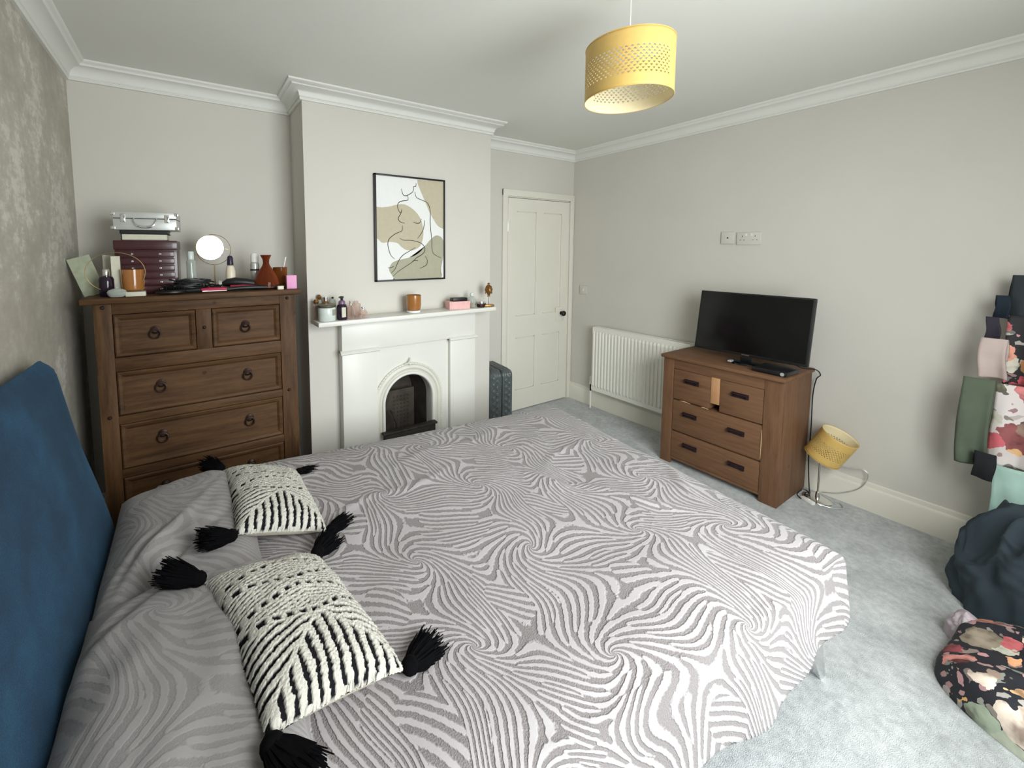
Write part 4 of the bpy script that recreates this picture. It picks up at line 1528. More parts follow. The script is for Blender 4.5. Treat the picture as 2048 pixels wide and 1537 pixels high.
def tassel_mesh():
    rnd = random.Random(11)
    b = B()
    bmesh.ops.create_icosphere(b.bm, subdivisions=2, radius=.017, matrix=Matrix.Translation((0, .012, 0)))
    for k in range(330):
        a, e = rnd.uniform(0, 2 * PI), rnd.random() ** .6
        r1 = .012 * e
        r2_ = .032 * e
        p0 = Vector((r1 * math.cos(a), .006, r1 * math.sin(a)))
        ln = rnd.uniform(.062, .092)
        p1 = Vector((r2_ * .8 * math.cos(a), ln * .5, r2_ * .8 * math.sin(a)))
        p2 = Vector((r2_ * math.cos(a) + rnd.uniform(-.008, .008), ln, r2_ * math.sin(a) + rnd.uniform(-.008, .008)))
        for p in (p0, p1, p2):
            p.z *= .75
        b.tube([p0, p1, p2], [.0022, .0024, .0010], 3)
    b.bm.normal_update()
    return b
TAS = [None]
def cushion(loc, rotz, tilt, label, seed, tas_dirs, scale=1.0):
    t = thing('cushion', label, 'cushion', loc, (R(tilt[0]), R(tilt[1]), R(rotz)), 'black and white tufted cushions')
    t.scale = scale
    b, L, Wc, th, h0 = cushion_mesh(seed)
    b.obj('tufted_front', 'tuft', t, 180)
    q = B()
    def under(a_, c_):
        a, c = 2 * a_ - 1, 2 * c_ - 1
        k = h0(a, c)
        return (a * Wc / 2 * (1 - .05 * (1 - c * c)), c * L / 2 * (1 - .05 * (1 - a * a)), -th * .38 * k + .001)
    q.grid(under, 30, 40)
    q.obj('cotton_back', 'backcloth', t, 180)
    for (sx, sy), ang, el in tas_dirs:
        if TAS[0] is None:
            o = tassel_mesh().obj('tassel', 'tassel', t, 60, recalc=True)
            TAS[0] = o
        else:
            o = TAS[0].copy()
            COL.objects.link(o)
            o.parent = t
        o.location = (sx * (Wc / 2 + .002), sy * (L / 2 + .002), .004)
        o.rotation_euler = (R(el), 0, R(ang - 90))
        o.scale = (1.3, 1.3, 1.25)
    return t
# local +y = the cushion's far end, tassel angle measured from local +x
cushion((-3.092, -1.845, .568), 10, (0, 16), 'black and white tufted cushion with tassels nearest the camera, leaning on the near pillow', 2.0,
        [((-1, 1), 145, 6), ((1, 1), 35, 3), ((1, -1), 15, 2), ((-1, -1), -70, -2)], (1.03, .97, .95))
cushion((-3.055, -1.225, .552), 1, (0, 19), 'black and white tufted cushion with tassels further away, beside the far pillow', 5.0,
        [((-1, 1), 118, -8), ((1, 1), 10, -2), ((1, -1), 25, 4), ((-1, -1), -165, 4)], (.98, .93, .93))

# ------------------------------------------------------------------ things on the tall dresser
def on(name, label, cat, x, y, z=DT, rz=0, group=None):
    return thing(name, label, cat, (x, y, z), (0, 0, R(rz)), group)
# maroon jewellery box with small drawers and chrome knobs
def jewellery_box():
    t = on('jewellery_box', 'maroon lacquered jewellery box with rows of tiny drawers', 'box', -3.450, -.27, DT, -3)
    w_, d, h = .125, .17, .262
    B().box(-w_, w_, -.095, d / 2 + .01, 0, h, .003).obj('body', 'maroon', t)
    B().box(-w_ - .003, w_ + .003, -.102, d / 2 + .013, h - .045, h + .001, .004).obj('lid', 'maroon', t)
    for k in range(6):
        z0 = .008 + k * .0345
        dr = B().box(-w_ + .012, w_ - .012, -.103, -.093, z0, z0 + .031, .003).obj('drawer', 'maroon', t)
        for kx in (-.055, .055):
            q = B().lathe([(0, .012), (.005, .011), (.006, .007), (.003, .003), (.003, 0), (0, 0)], 10)
            q.bm.transform(Matrix.Translation((kx, -.103, z0 + .016)) @ Matrix.Rotation(R(90), 4, 'X'))
            q.obj('knob', 'chrome', dr)
jewellery_box()
ZJ = DT + .2635
def album(name, label, mat_c, x0, x1, z0, z1, pages):
    t = thing(name, label, 'album', (-3.457, -.27, z0), (0, 0, R(-2)))
    hw = (x1 - x0) / 2
    q = B()
    q.box(-hw, hw, -.075, .08, 0, .002, .0005, 1)
    q.box(-hw, hw, -.075, .08, z1 - z0 - .002, z1 - z0, .0005, 1)
    q.box(-hw, -hw + .003, -.075, .08, 0, z1 - z0)
    q.obj('cover', mat_c, t)
    B().box(-hw + .004, hw - .004, -.071, .078, .002, z1 - z0 - .002).obj('pages', pages, t)
album('photo_album', 'album with cream page edges lying on the jewellery box', 'black', -3.554, -3.366, ZJ, ZJ + .031, 'paperw')
album('photo_album', 'thin black album between the silver case and the cream-edged album', 'black', -3.560, -3.364, ZJ + .0315, ZJ + .049, 'black')
def alu_case():
    t = thing('vanity_case', 'silver aluminium vanity case with handle, topmost of the stack on the jewellery box', 'case', (-3.445, -.27, ZJ + .0495), (0, 0, R(-5)))
    hw, hd, h = .128, .09, .088
    B().box(-hw, hw, -hd, hd, 0, h * .62, .004).obj('body', 'brushed', t)
    B().box(-hw, hw, -hd, hd, h * .64, h, .004).obj('lid', 'brushed', t)
    B().box(-hw + .002, hw - .002, -hd + .002, hd - .002, h * .60, h * .66).obj('seam', 'casedk', t)
    for sx in (-1, 1):
        for z in (.002, h - .018):
            q = B()
            q.box(sx * hw - .009, sx * hw + .009, -hd - .0015, -hd + .012, z, z + .016, .003)
            q.obj('corner_cap', 'chrome', t)
        q = B()
        q.box(sx * .088 - .010, sx * .088 + .010, -hd - .004, -hd, h * .42, h * .86, .002)
        q.lathe([(0, 0), (.007, 0), (.007, .004), (0, .006)], 10, Matrix.Translation((sx * .088, -hd - .004, h * .55)) @ Matrix.Rotation(R(90), 4, 'X'))
        q.obj('latch', 'chrome', t)
    q = B()
    pts = [(-.046, -hd - .004, h * .64), (-.046, -hd - .012, h * .5), (-.034, -hd - .016, h * .24), (-.012, -hd - .017, h * .16), (.012, -hd - .017, h * .16), (.034, -hd - .016, h * .24), (.046, -hd - .012, h * .5), (.046, -hd - .004, h * .64)]
    q.tube(pts, [.003, .0035, .0045, .006, .006, .0045, .0035, .003], 8)
    q.obj('handle', 'chrome', t)
alu_case()

def card(name, label, x, y, w_, h, rz, lean, mat, cat='card', t_=.003, roll=0):
    o = B().box(-w_ / 2, w_ / 2, -t_ / 2, t_ / 2, 0, h, .0006, 1).obj(name, mat, None, loc=(x, y, DT + .002), rot=(R(lean), R(roll), R(rz)))
    return tag(o, label, cat)
card('greeting_card', 'pale green card leaning at the left end of the tall dresser', -3.668, -.30, .085, .19, 10, -6, 'papergreen', roll=-17)
card('photo_box', 'upright white carton behind the dark perfume bottle', -3.612, -.24, .058, .19, 5, 0, 'paperw', 'box', .03)
card('photo_box', 'upright white carton touching the maroon jewellery box', -3.577, -.362, .035, .185, 0, 0, 'paperw', 'box', .02)

def lathe_thing(name, label, cat, x, y, z, parts, group=None, n=24, rz=0):
    t = thing(name, label, cat, (x, y, z), (0, 0, R(rz)), group)
    for nm, mat, prof in parts:
        B().lathe(prof, n).obj(nm, mat, t, 40)
    return t
lathe_thing('perfume_bottle', 'dark perfume bottle with silver cap inside the gold hoop', 'bottle', -3.612, -.395, DT, [
    ('bottle', 'darkglass', [(0, .001), (.026, .001), (.029, .006), (.029, .080), (.024, .092), (.010, .095), (0, .095)]),
    ('cap', 'chrome', [(0, .0955), (.012, .0955), (.013, .099), (.013, .122), (.010, .127), (0, .128)])])
lathe_thing('candle_glass', 'amber candle glass on a white foot inside the gold hoop', 'candle', -3.513, -.385, DT, [
    ('glass', 'amberglaze', [(0, .022), (.034, .020), (.043, .026), (.046, .06), (.047, .124), (.045, .124), (.044, .06), (.040, .03), (0, .028)]),
    ('foot', 'paperw', [(0, .001), (.046, .001), (.047, .018), (.034, .0195), (0, .0195)])])
q = thing('hoop_stand', 'thin gold hoop ornament on the left of the tall dresser', 'ornament', (-3.572, -.452, DT))
B().tube([(.111 * math.sin(2 * PI * k / 72), 0, .112 + .092 * math.cos(2 * PI * k / 72)) for k in range(72)], .0016, 6, closed=True).obj('hoop', 'gold', q)
B().lathe([(0, .022), (.006, .021), (.008, .012), (.026, .008), (.030, .001), (0, .001)], 20, cx=.0).obj('base', 'gold', q)
lathe_thing('trinket_dish', 'small lidded glass trinket dish in front of the gold hoop', 'dish', -3.580, -.475 + .03, DT, [
    ('dish', 'clear', [(0, .002), (.026, .002), (.034, .010), (.038, .024), (.036, .024), (.030, .012), (0, .006)]),
    ('lid', 'clear', [(.036, .0245), (.032, .032), (.018, .038), (.006, .040), (.006, .046), (0, .047)])]).location = (-3.568, -.462, DT)
bpy.data.objects['hoop_stand'].location.y = -.415
tag(B().box(-.038, .038, -.012, .012, 0, .021, .002).obj('white_packet', 'paperw', None, loc=(-3.498, -.462, DT), rot=(0, 0, R(-4))), 'small flat white packet at the dresser edge below the amber candle glass', 'packet')

lathe_thing('spray_bottle', 'slim silver tube bottle right of the jewellery box', 'bottle', -3.272, -.33, DT, [
    ('bottle', 'clear', [(0, .001), (.020, .001), (.021, .006), (.021, .155), (.016, .165), (0, .166)]),
    ('inner_tube', 'brushed', [(0, .004), (.012, .004), (.012, .150), (0, .150)]),
    ('cap', 'jarwhite', [(0, .1665), (.014, .1665), (.015, .170), (.015, .205), (.012, .209), (0, .210)])])
# round mirror on a wire ring stand
t = thing('vanity_mirror', 'round swivel mirror in a gold wire ring at the back of the tall dresser', 'mirror', (-3.170, -.265, DT))
q = B().lathe([(0, .003), (.066, .003), (.069, .001), (.069, -.004), (0, -.004)], 48)
q.bm.transform(Matrix.Translation((-.010, -.012, .229)) @ Matrix.Rotation(R(8), 4, 'Z') @ Matrix.Rotation(R(89), 4, 'X'))
q.obj('mirror_frame', 'gold', t)
q = B().lathe([(0, .0040), (.0655, .0040), (.0655, .0032), (0, .0032)], 48)
q.bm.transform(Matrix.Translation((-.010, -.012, .229)) @ Matrix.Rotation(R(8), 4, 'Z') @ Matrix.Rotation(R(89), 4, 'X'))
q.obj('mirror_glass', 'mirror', t)
B().tube([(.008 + .082 * math.sin(2 * PI * k / 60), 0, .219 + .082 * math.cos(2 * PI * k / 60)) for k in range(60)], .0018, 6, closed=True).obj('ring', 'gold', t)
q = B()
q.tube([(.079, 0, .219), (.050, -.008, .226)], .0015, 5)
q.tube([(-.079, 0, .219), (-.066, -.008, .226)], .0015, 5)
q.tube([(.008, 0, .137), (.008, 0, .004)], .003, 8)
q.obj('pivot_arm', 'gold', t)
B().lathe([(0, .006), (.04, .005), (.048, .0), (0, 0)], 24, cx=.008).obj('base', 'gold', t)

lathe_thing('pump_bottle', 'cream bottle with navy flip cap in front of the round mirror', 'bottle', -3.090, -.33, DT, [
    ('bottle', 'cream', [(0, .001), (.022, .001), (.024, .008), (.024, .100), (.019, .124), (.012, .133), (0, .134)]),
    ('cap', 'navy', [(0, .1345), (.015, .1345), (.016, .140), (.014, .176), (.008, .186), (0, .187)])])
lathe_thing('aerosol_can', 'grey aerosol can with white cap right of the round mirror', 'can', -2.962, -.28, DT, [
    ('can', 'brushed', [(0, .001), (.022, .001), (.024, .006), (.024, .135), (.020, .146), (0, .147)]),
    ('label_band', 'casedk', [(.0243, .10), (.0246, .101), (.0246, .108), (.0243, .109)]),
    ('cap', 'white', [(0, .1475), (.020, .1475), (.021, .152), (.021, .188), (.015, .198), (0, .199)])])
lathe_thing('glass_vase', 'burnt orange flask vase with flared rim at the right of the tall dresser', 'vase', -2.915, -.37, DT, [
    ('vase', 'redglass', [(0, .002), (.058, .002), (.066, .010), (.066, .030), (.060, .060), (.040, .100), (.021, .128), (.016, .145), (.018, .165), (.029, .188), (.027, .189), (.015, .167), (.013, .145), (.018, .130), (.037, .101), (.056, .061), (.062, .030), (.060, .012), (0, .008)])], n=32)
tb = lathe_thing('drinking_glass', 'amber glass tumbler holding a toothbrush beside the orange vase', 'glass', -2.835, -.33, DT, [
    ('tumbler', 'amber', [(0, .002), (.030, .002), (.034, .008), (.039, .118), (.037, .118), (.032, .012), (0, .008)])])
tag(B().tube([(0, 0, 0), (.026, 0, .10), (.040, 0, .165)], [.003, .003, .0045], 8).obj('toothbrush', 'white', None, loc=(-2.842, -.33, DT + .011)), 'white toothbrush standing in the amber tumbler', 'toothbrush')
tag(B().box(-.026, .026, -.024, .024, 0, .075, .001).obj('sticky_note_block', 'pinkpaper', None, loc=(-2.795, -.43, DT), rot=(0, 0, R(-6))), 'pink block of paper notes at the right end of the tall dresser', 'notes')
tag(B().box(-.016, .016, -.012, .012, 0, .020, .003).obj('soap_bar', 'cream', None, loc=(-2.860, -.462, DT), rot=(0, 0, R(5))), 'tiny cream box between orange vase and pink notes', 'box')

# hair tools heaped on the dresser top
def tool(name, label, cat, loc, rot):
    return thing(name, label, cat, loc, tuple(R(a) for a in rot))
t = tool('hair_dryer', 'black hair tool with thick barrel lying beneath the round mirror', 'hair tool', (-3.02, -.36, DT + .034), (0, 0, -6))
q = B()
q.tube([(-.115, 0, .0), (-.09, 0, .006), (-.05, 0, .010), (0, 0, .006), (.06, 0, -.006), (.12, 0, -.018), (.16, 0, -.024)], [.010, .022, .025, .022, .016, .011, .006], 14)
q.obj('barrel', 'black', t, 60)
q = B()
q.tube([(-.13, 0, .0), (-.115, 0, .0)], .019, 14)
q.obj('nozzle', 'brushed', t)
t = tool('hair_straightener', 'black and crimson hair straightener lying at the front of the tall dresser', 'hair tool', (-3.10, -.435, DT + .012), (0, 0, 3))
q = B()
q.tube([(-.02, 0, .0), (.04, 0, .004), (.12, 0, .004), (.20, 0, 0), (.235, 0, -.002)], [.009, .011, .0115, .010, .005], 12)
q.obj('handle', 'black', t, 60)
q = B()
q.tube([(-.135, 0, .004), (-.10, 0, .004), (-.02, 0, .002)], [.006, .010, .009], 10)
q.obj('hot_plate_housing', 'magenta', t, 60)
B().box(-.13, -.02, -.006, .006, -.006, -.002).obj('hot_plate', 'brushed', t)
t = tool('hair_tongs', 'crimson-tipped curling tongs crossing under the black hair dryer', 'hair tool', (-3.04, -.405, DT + .020), (0, 0, -4))
q = B().tube([(-.06, 0, .004), (0, 0, .004), (.055, 0, .002)], [.006, .008, .006], 10)
q.obj('barrel', 'magenta', t)
q = B().tube([(.0555, 0, .002), (.11, 0, -.001), (.21, 0, -.006)], [.007, .010, .007], 10)
q.obj('grip', 'black', t)
t = tool('hair_brush', 'black paddle hairbrush lying in front of the jewellery box', 'brush', (-3.36, -.44, DT + .012), (0, 0, 4))
q = B()
q.lathe([(0, .010), (.03, .009), (.038, .003), (.038, -.004), (0, -.010)], 24, Matrix.Diagonal((1.7, 1, 1, 1)))
q.obj('paddle', 'black', t)
B().tube([(.06, 0, 0), (.12, 0, .002), (.19, 0, 0)], [.008, .011, .008], 10).obj('handle', 'black', t)
q = B()
for i in range(11):
    for j in range(7):
        x, y = (i - 5) * .010, (j - 3) * .0085
        if (x / .058) ** 2 + (y / .032) ** 2 < 1:
            q.tube([(x, y, .008), (x, y, .026)], .0009, 4)
q.obj('bristles', 'black', t, kind='stuff')
def coil(name, label, cx, cy, r, turns, seed, rad=.0035, h=.03):
    rnd = random.Random(seed)
    pts = []
    N = turns * 14
    for k in range(N):
        a = 2 * PI * k / 14
        rr = r * (.75 + .3 * math.sin(k * .37 + seed))
        pts.append((cx + rr * 1.5 * math.cos(a), cy + rr * .55 * math.sin(a), DT + .008 + h * (k / N) + .004 * math.sin(k * 1.7)))
    return tag(B().tube(pts, rad, 6).obj(name, 'black'), label, 'cable')
coil('coiled_flex', 'black flex coiled in front of the jewellery box drawers', -3.285, -.40, .070, 8, 2, h=.062)
coil('coiled_flex', 'black flex coiled beside the crimson hair straightener', -3.19, -.39, .035, 4, 5, h=.03)

# ------------------------------------------------------------------ things on the mantel
MT = 1.0925
lathe_thing('candle_jar', 'milky candle jar with grey label and dark lid at the left end of the mantel', 'candle', -2.606, -.455, MT, [
    ('jar', 'jarwhite', [(0, .001), (.047, .001), (.051, .006), (.051, .072), (.048, .080), (0, .081)]),
    ('lid', 'tonedlid', [(0, .0815), (.050, .0815), (.052, .084), (.052, .094), (.046, .098), (0, .099)])])
o = B()
o.box(.014, .050, -.0535, -.012, .030, .066, .001, 1, Matrix.Rotation(R(-12), 4, 'Z'))
o.bm.free()
def wrap_label(par, r, a0, a1, z0, z1, mat):
    q = B()
    q.grid(lambda a, c: ((r) * math.cos(R(a0 + (a1 - a0) * a)), r * math.sin(R(a0 + (a1 - a0) * a)), z0 + (z1 - z0) * c), 10, 1)
    q.obj('label', mat, par, 60)
wrap_label(bpy.data.objects['candle_jar'], .0516, -70, -25, .035, .070, 'jarlabel')
lathe_thing('perfume_bottle', 'brown perfume bottle with square silver cap behind the candle jar', 'bottle', -2.592, -.382, MT, [
    ('bottle', 'antique', [(0, .001), (.021, .001), (.023, .006), (.023, .095), (.012, .108), (0, .109)]),
    ('cap', 'chrome', [(0, .1095), (.014, .1095), (.014, .132), (0, .133)])])
lathe_thing('perfume_bottle', 'clear round perfume bottle at the far left of the mantel', 'bottle', -2.650, -.388, MT, [
    ('bottle', 'pinkglass', [(0, .001), (.018, .001), (.021, .02), (.020, .085), (.010, .095), (0, .096)]),
    ('cap', 'antique', [(0, .0965), (.013, .0965), (.017, .108), (.010, .122), (0, .124)])])
lathe_thing('perfume_bottle', 'faceted bottle with brass stopper behind the milky candle jar', 'bottle', -2.622, -.355, MT, [
    ('bottle', 'clear', [(0, .001), (.013, .001), (.015, .004), (.015, .105), (.006, .115), (0, .116)]),
    ('stopper', 'antique', [(0, .1165), (.010, .1165), (.014, .132), (.006, .146), (0, .147)])], n=8)
lathe_thing('perfume_bottle', 'green-grey rounded bottle between candle jar and dark spray bottle', 'bottle', -2.546, -.372, MT, [
    ('bottle', 'clear', [(0, .001), (.016, .001), (.021, .02), (.022, .06), (.020, .105), (.008, .118), (0, .119)]),
    ('cap', 'black', [(0, .1195), (.006, .1195), (.007, .130), (0, .131)])])
t = thing('spray_bottle', 'near-black spray bottle with white label on the mantel', 'bottle', (-2.518, -.462, MT))
B().lathe([(0, .001), (.028, .001), (.031, .006), (.031, .078), (.024, .092), (0, .094)], 24).obj('bottle', 'darkglass', t)
wrap_label(t, .0315, -110, -62, .018, .076, 'paperw')
B().lathe([(0, .0942), (.021, .0942), (.020, .108), (.013, .116), (0, .118)], 20).obj('collar', plain('plum_band', srgb(120, 92, 118), 0.3), t)
q = B().lathe([(0, .118), (.008, .118), (.008, .128), (.011, .130), (.011, .140), (0, .141)], 14)
q.box(-.018, .006, -.006, .006, .130, .139, .002)
q.obj('spray_head', 'black', t)
lathe_thing('perfume_bottle', 'slender rose glass bottle with silver spray top beside the dark spray bottle', 'bottle', -2.462, -.455, MT, [
    ('bottle', 'pinkglass', [(0, .001), (.024, .001), (.029, .012), (.028, .045), (.016, .070), (.008, .082), (0, .083)]),
    ('cap', 'chrome', [(0, .0835), (.009, .0835), (.009, .086), (.006, .088), (.006, .108), (0, .109)])])
t = thing('perfume_bottle', 'square faceted rose glass bottle behind the two low pink bottles', 'bottle', (-2.412, -.405, MT), (0, 0, R(12)))
B().box(-.030, .030, -.014, .014, .001, .085, .006, 2).obj('bottle', 'pinkglass', t)
B().box(-.014, .014, -.010, .010, .0852, .100, .004, 1).obj('stopper', 'pinkglass', t)
lathe_thing('perfume_bottle', 'low rose glass bottle with silver knob stopper at the right of the group', 'bottle', -2.385, -.455, MT, [
    ('bottle', 'pinkglass', [(0, .001), (.022, .001), (.030, .010), (.030, .034), (.018, .048), (0, .049)]),
    ('stopper', 'chrome', [(0, .0495), (.005, .0495), (.005, .053), (.010, .058), (.010, .066), (0, .070)])], n=10)
q = lathe_thing('trinket_dish', 'small rose glass tea-light cup among the pink bottles', 'dish', -2.425, -.478, MT, [
    ('cup', 'pinkglass', [(0, .001), (.018, .001), (.024, .010), (.026, .026), (.024, .026), (.020, .010), (0, .006)])])
lathe_thing('candle_glass', 'amber candle glass on a white foot in the middle of the mantel', 'candle', -2.026, -.440, MT, [
    ('glass', 'amberglaze', [(0, .020), (.034, .018), (.045, .022), (.049, .05), (.050, .118), (.048, .118), (.046, .05), (.042, .028), (0, .026)]),
    ('foot', 'white', [(0, .001), (.040, .001), (.044, .004), (.046, .0175), (0, .0178)])])
t = thing('gift_box', 'pale pink lidded box on the mantel right of the picture', 'box', (-1.672, -.435, MT), (0, 0, R(-10)))
B().box(-.078, .078, -.040, .040, 0, .040, .001).obj('base', 'pink', t)
B().box(-.080, .080, -.042, .042, .036, .055, .0015).obj('lid', 'pink', t)
tag(B().box(-.058, .058, -.028, .028, 0, .024, .005).obj('jewellery_case', 'black', None, loc=(-1.665, -.437, MT + .0555), rot=(0, 0, R(-6))), 'small black case lying on the pale pink box', 'case')
lathe_thing('perfume_bottle', 'clear bottle with amber liquid right of the pink box', 'bottle', -1.545, -.428, MT, [
    ('bottle', 'clear', [(0, .001), (.023, .001), (.026, .006), (.026, .058), (.020, .074), (.012, .080), (0, .081)]),
    ('liquid', 'amberglaze', [(0, .003), (.021, .003), (.0235, .008), (.0235, .040), (0, .040)]),
    ('cap', 'jarwhite', [(0, .0815), (.012, .0815), (.014, .088), (.012, .104), (0, .108)])])
lathe_thing('cosmetic_jar', 'squat dark jar with silver lid in front of the gilt head', 'jar', -1.487, -.462, MT, [
    ('jar', 'bolt', [(0, .001), (.026, .001), (.030, .008), (.028, .026), (0, .027)]),
    ('lid', 'chrome', [(0, .0272), (.030, .0272), (.031, .032), (.029, .042), (0, .044)])])
lathe_thing('cosmetic_jar', 'small dark jar with silver lid beside the gilt head stand', 'jar', -1.440, -.425, MT, [
    ('jar', 'bolt', [(0, .001), (.020, .001), (.023, .006), (.022, .020), (0, .021)]),
    ('lid', 'chrome', [(0, .0212), (.022, .0212), (.023, .026), (.021, .034), (0, .036)])])
def gilt_head():
    t = thing('head_statuette', 'antique gold head statuette on a pin stand at the right end of the mantel', 'statuette', (-1.408, -.452, MT), (0, 0, R(-18)))
    B().box(-.036, .036, -.022, .022, 0, .014, .002).obj('plinth', 'antique', t)
    B().tube([(0, 0, .0135), (0, 0, .078)], .0032, 8).obj('pin', 'chrome', t)
    b = B()
    # head: face with brow, nose, lips, chin; long ears; curled cap of hair with a top knot
    n1, n2 = 28, 22
    def hp(a, c):
        th, ph = 2 * PI * a, PI * c
        x = .024 * math.sin(ph) * math.cos(th)
        y = .027 * math.sin(ph) * math.sin(th)
        z = .120 + .036 * math.cos(ph)
        k = math.exp(-((x) / .006) ** 2)
        if y < 0:
            y -= .006 * k * math.exp(-((z - .112) / .009) ** 2)
            y -= .0025 * math.exp(-(x / .009) ** 2) * math.exp(-((z - .097) / .004) ** 2)
            y += .003 * (math.exp(-((abs(x) - .010) / .005) ** 2)) * math.exp(-((z - .120) / .005) ** 2)
            y -= .002 * math.exp(-((z - .128) / .003) ** 2)
        if z < .11:
            x *= 1 - (.11 - z) * 9
            y *= 1 - (.11 - z) * 4
        return (x, y, z)
    b.grid(hp, n1, n2, wrap=True)
    bmesh.ops.remove_doubles(b.bm, verts=b.bm.verts, dist=1e-5)
    b.lathe([(0, .070), (.010, .070), (.009, .080), (.012, .092), (0, .094)], 14)
    b.obj('head', 'antique', t, 80)
    for s_ in (-1, 1):
        q = B()
        q.lathe([(0, -.018), (.004, -.014), (.0045, 0), (.005, .008), (0, .013)], 8, Matrix.Translation((s_ * .0245, .002, .108)) @ Matrix.Diagonal((.7, 1.3, 1, 1)))
        q.obj('ear', 'antique', t, 80)
    q = B()
    rnd = random.Random(3)
    for k in range(170):
        c = rnd.random() ** .8
        ph = c * PI * .56
        th = rnd.random() * 2 * PI
        x, y, z = .0255 * math.sin(ph) * math.cos(th), .0285 * math.sin(ph) * math.sin(th), .121 + .037 * math.cos(ph)
        if y < -.012 and z < .137:
            continue
        bmesh.ops.create_icosphere(q.bm, subdivisions=1, radius=.0036, matrix=Matrix.Translation((x, y, z)))
    for k in range(26):
        ph, th = (k % 5) / 5 * 1.5, k * 2.4
        bmesh.ops.create_icosphere(q.bm, subdivisions=1, radius=.0036, matrix=Matrix.Translation((.010 * math.sin(ph) * math.cos(th), .010 * math.sin(ph) * math.sin(th), .160 + .012 * math.cos(ph))))
    q.obj('hair', 'antique', t, 80)
gilt_head()

# ------------------------------------------------------------------ clothes at the right edge
RX = lambda z: -.22 + .14 * z / 1.45      # face of the leaning ladder rack
def clothes_rack():
    t = thing('ladder_rack', 'dark ladder rack leaning on the right wall under hanging clothes', 'clothes rack', (-.22, -2.94, 0))
    for y in (.195, -.42):
        B().tube([(0, y, .012), (.14, y, 1.45)], .012, 10).obj('side_rail', 'casedk', t)
    for z in (.20, .50, .88, 1.19, 1.365):
        x = .14 * z / 1.45
        B().tube([(x, .28, z), (x, -.46, z)], .009, 10).obj('rung', 'casedk', t)
clothes_rack()
def draped(y0, y1, zt, zb, mat, label, seed, off=0.0, th=.030):
    t_x = RX(zt) - .020 - off
    y0 += .014
    y1 += .014
    w_ = y1 - y0
    b = B()
    L1 = zt - zb
    L2 = L1 * .55
    tot = L1 + L2
    def f(a, c):
        s_ = c * tot
        y = y0 + w_ * a + .004 * math.sin(c * 7 + seed)
        fold = .010 * math.sin(a * w_ * 70 + seed) + .008 * noise.noise(Vector((a * w_ * 14, s_ * 9, seed)))
        if s_ < L1:
            z = zb + s_
            x = t_x + fold * (1 - s_ / L1) * 1.4 - .012 * math.sin(PI * s_ / L1)
        else:
            k = s_ - L1
            z = zt - k
            x = t_x + min(k * 2, th) + fold * .4
        if abs(s_ - L1) < .012:
            z += .006
        return (x, y, z + .012)
    n1 = max(8, int(abs(w_) * 110))
    b.grid(f, n1, 44)
    o = b.obj('hanging_cloth', mat, None, 180)
    so = o.modifiers.new('thickness', 'SOLIDIFY')
    so.thickness = .006
    c = Vector((t_x, (y0 + y1) / 2, zb))
    o.data.transform(Matrix.Translation(-c))
    o.location = c
    return tag(o, label, 'clothing', 'clothes on the ladder rack')
draped(-2.640, -3.05, 1.370, 1.17, cloth('charcoal_wool', srgb(44, 50, 54)), 'charcoal garment over the top rung of the ladder rack', 1)
draped(-2.605, -2.645, 1.275, 1.175, cloth('navy_jersey', srgb(24, 36, 50)), 'small navy cloth hooked on the rack edge below the charcoal garment', 2, .01)
draped(-2.588, -2.625, 1.175, 1.075, cloth('plum_black', srgb(50, 46, 58)), 'small plum-black cloth on the rack edge below the navy one', 3, .02)
draped(-2.648, -3.00, 1.190, .875, floral('mono_print', 2.0, srgb(40, 40, 42), 11), 'dark garment with pale print over the second rung of the ladder rack', 4)
draped(-2.580, -2.655, 1.080, .900, cloth('blush_scarf', srgb(196, 178, 172)), 'blush scarf hanging above the sage green cloth', 5, .035)
draped(-2.540, -2.632, .895, .480, cloth('sage_knit', srgb(92, 102, 86)), 'sage green cloth hanging furthest towards the pine chest', 6, .045)
draped(-2.632, -3.05, .880, .500, floral('blush_print', 3.0, srgb(232, 222, 220), 9), 'white and pink printed garment over the middle rung', 7, .01)
draped(-2.600, -2.662, .560, .440, cloth('black_crepe', srgb(28, 29, 33)), 'short black cloth below the sage green one', 8, .05)
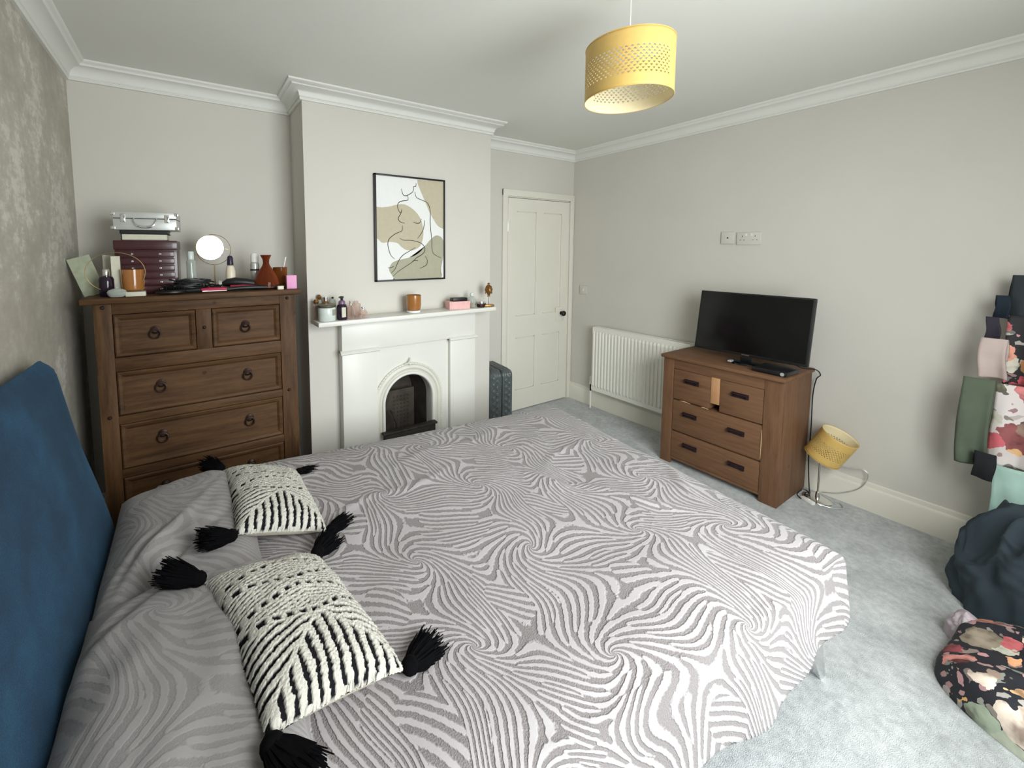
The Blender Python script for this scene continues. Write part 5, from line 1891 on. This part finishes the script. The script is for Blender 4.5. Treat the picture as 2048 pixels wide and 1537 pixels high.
draped(-2.655, -3.05, .510, .215, cloth('mint_cotton', srgb(176, 208, 198)), 'mint green cloth over the low rung of the ladder rack', 9, .015)

def heap(name, label, cat, c, rx, ry, h, mat, seed, nz=.10, group=None, crum=0.0):
    n_scale = 1
    b = B()
    n1, n2 = 110, 50
    def f(a, cc):
        th = 2 * PI * a
        ph = cc * PI / 2
        k = math.sin(ph) ** .55
        r_ = 1 + nz * noise.noise(Vector((math.cos(th) * 1.8 + seed, math.sin(th) * 1.8, cc * 1.5))) + .05 * math.sin(th * 5 + seed + cc * 3) * k + crum * (.06 * noise.noise(Vector((math.cos(th) * 5, math.sin(th) * 5, cc * 6 + seed))) + .05 * abs(noise.noise(Vector((math.cos(th) * 3 + 7, math.sin(th) * 3, cc * 11 + seed)))))
        x = rx * k * r_ * math.cos(th)
        y = ry * k * r_ * math.sin(th)
        z = h * (math.cos(ph) ** .75 if ph < PI / 2 - 1e-6 else 0)
        z *= 1 + .25 * noise.noise(Vector((x * 5 + seed, y * 5, 2))) + crum * .35 * (.5 - abs(noise.noise(Vector((x * 9 + seed, y * 9, 5)))))
        z += .02 * noise.noise(Vector((x * 13, y * 13, seed))) * (1 - cc)
        return (x, y, max(.001, z))
    b.grid(f, n1, n2, wrap=True)
    bmesh.ops.remove_doubles(b.bm, verts=b.bm.verts, dist=.0003)
    o = b.obj(name, mat, None, 180, loc=c)
    return tag(o, label, cat, group)
heap('floor_cushion', 'dark floral print floor cushion on the carpet at the lower right', 'cushion', (-.965, -3.01, .0), .375, .39, .15, 'floral', 1.0, .05)
heap('folded_clothes', 'dark slate clothes heap at the foot of the ladder rack', 'clothing', (-.455, -2.82, .0), .195, .23, .34, cloth('slate_denim', srgb(46, 58, 66)), 4.0, .15, crum=1.6)  # clothes heap, built up so that it also blocks low window light
heap('folded_clothes', 'pale lilac clothes heap between floor cushion and ladder rack', 'clothing', (-.80, -2.665, .0), .07, .05, .09, cloth('lilac_cotton', srgb(180, 168, 174)), 9.0, .15, crum=1.5)
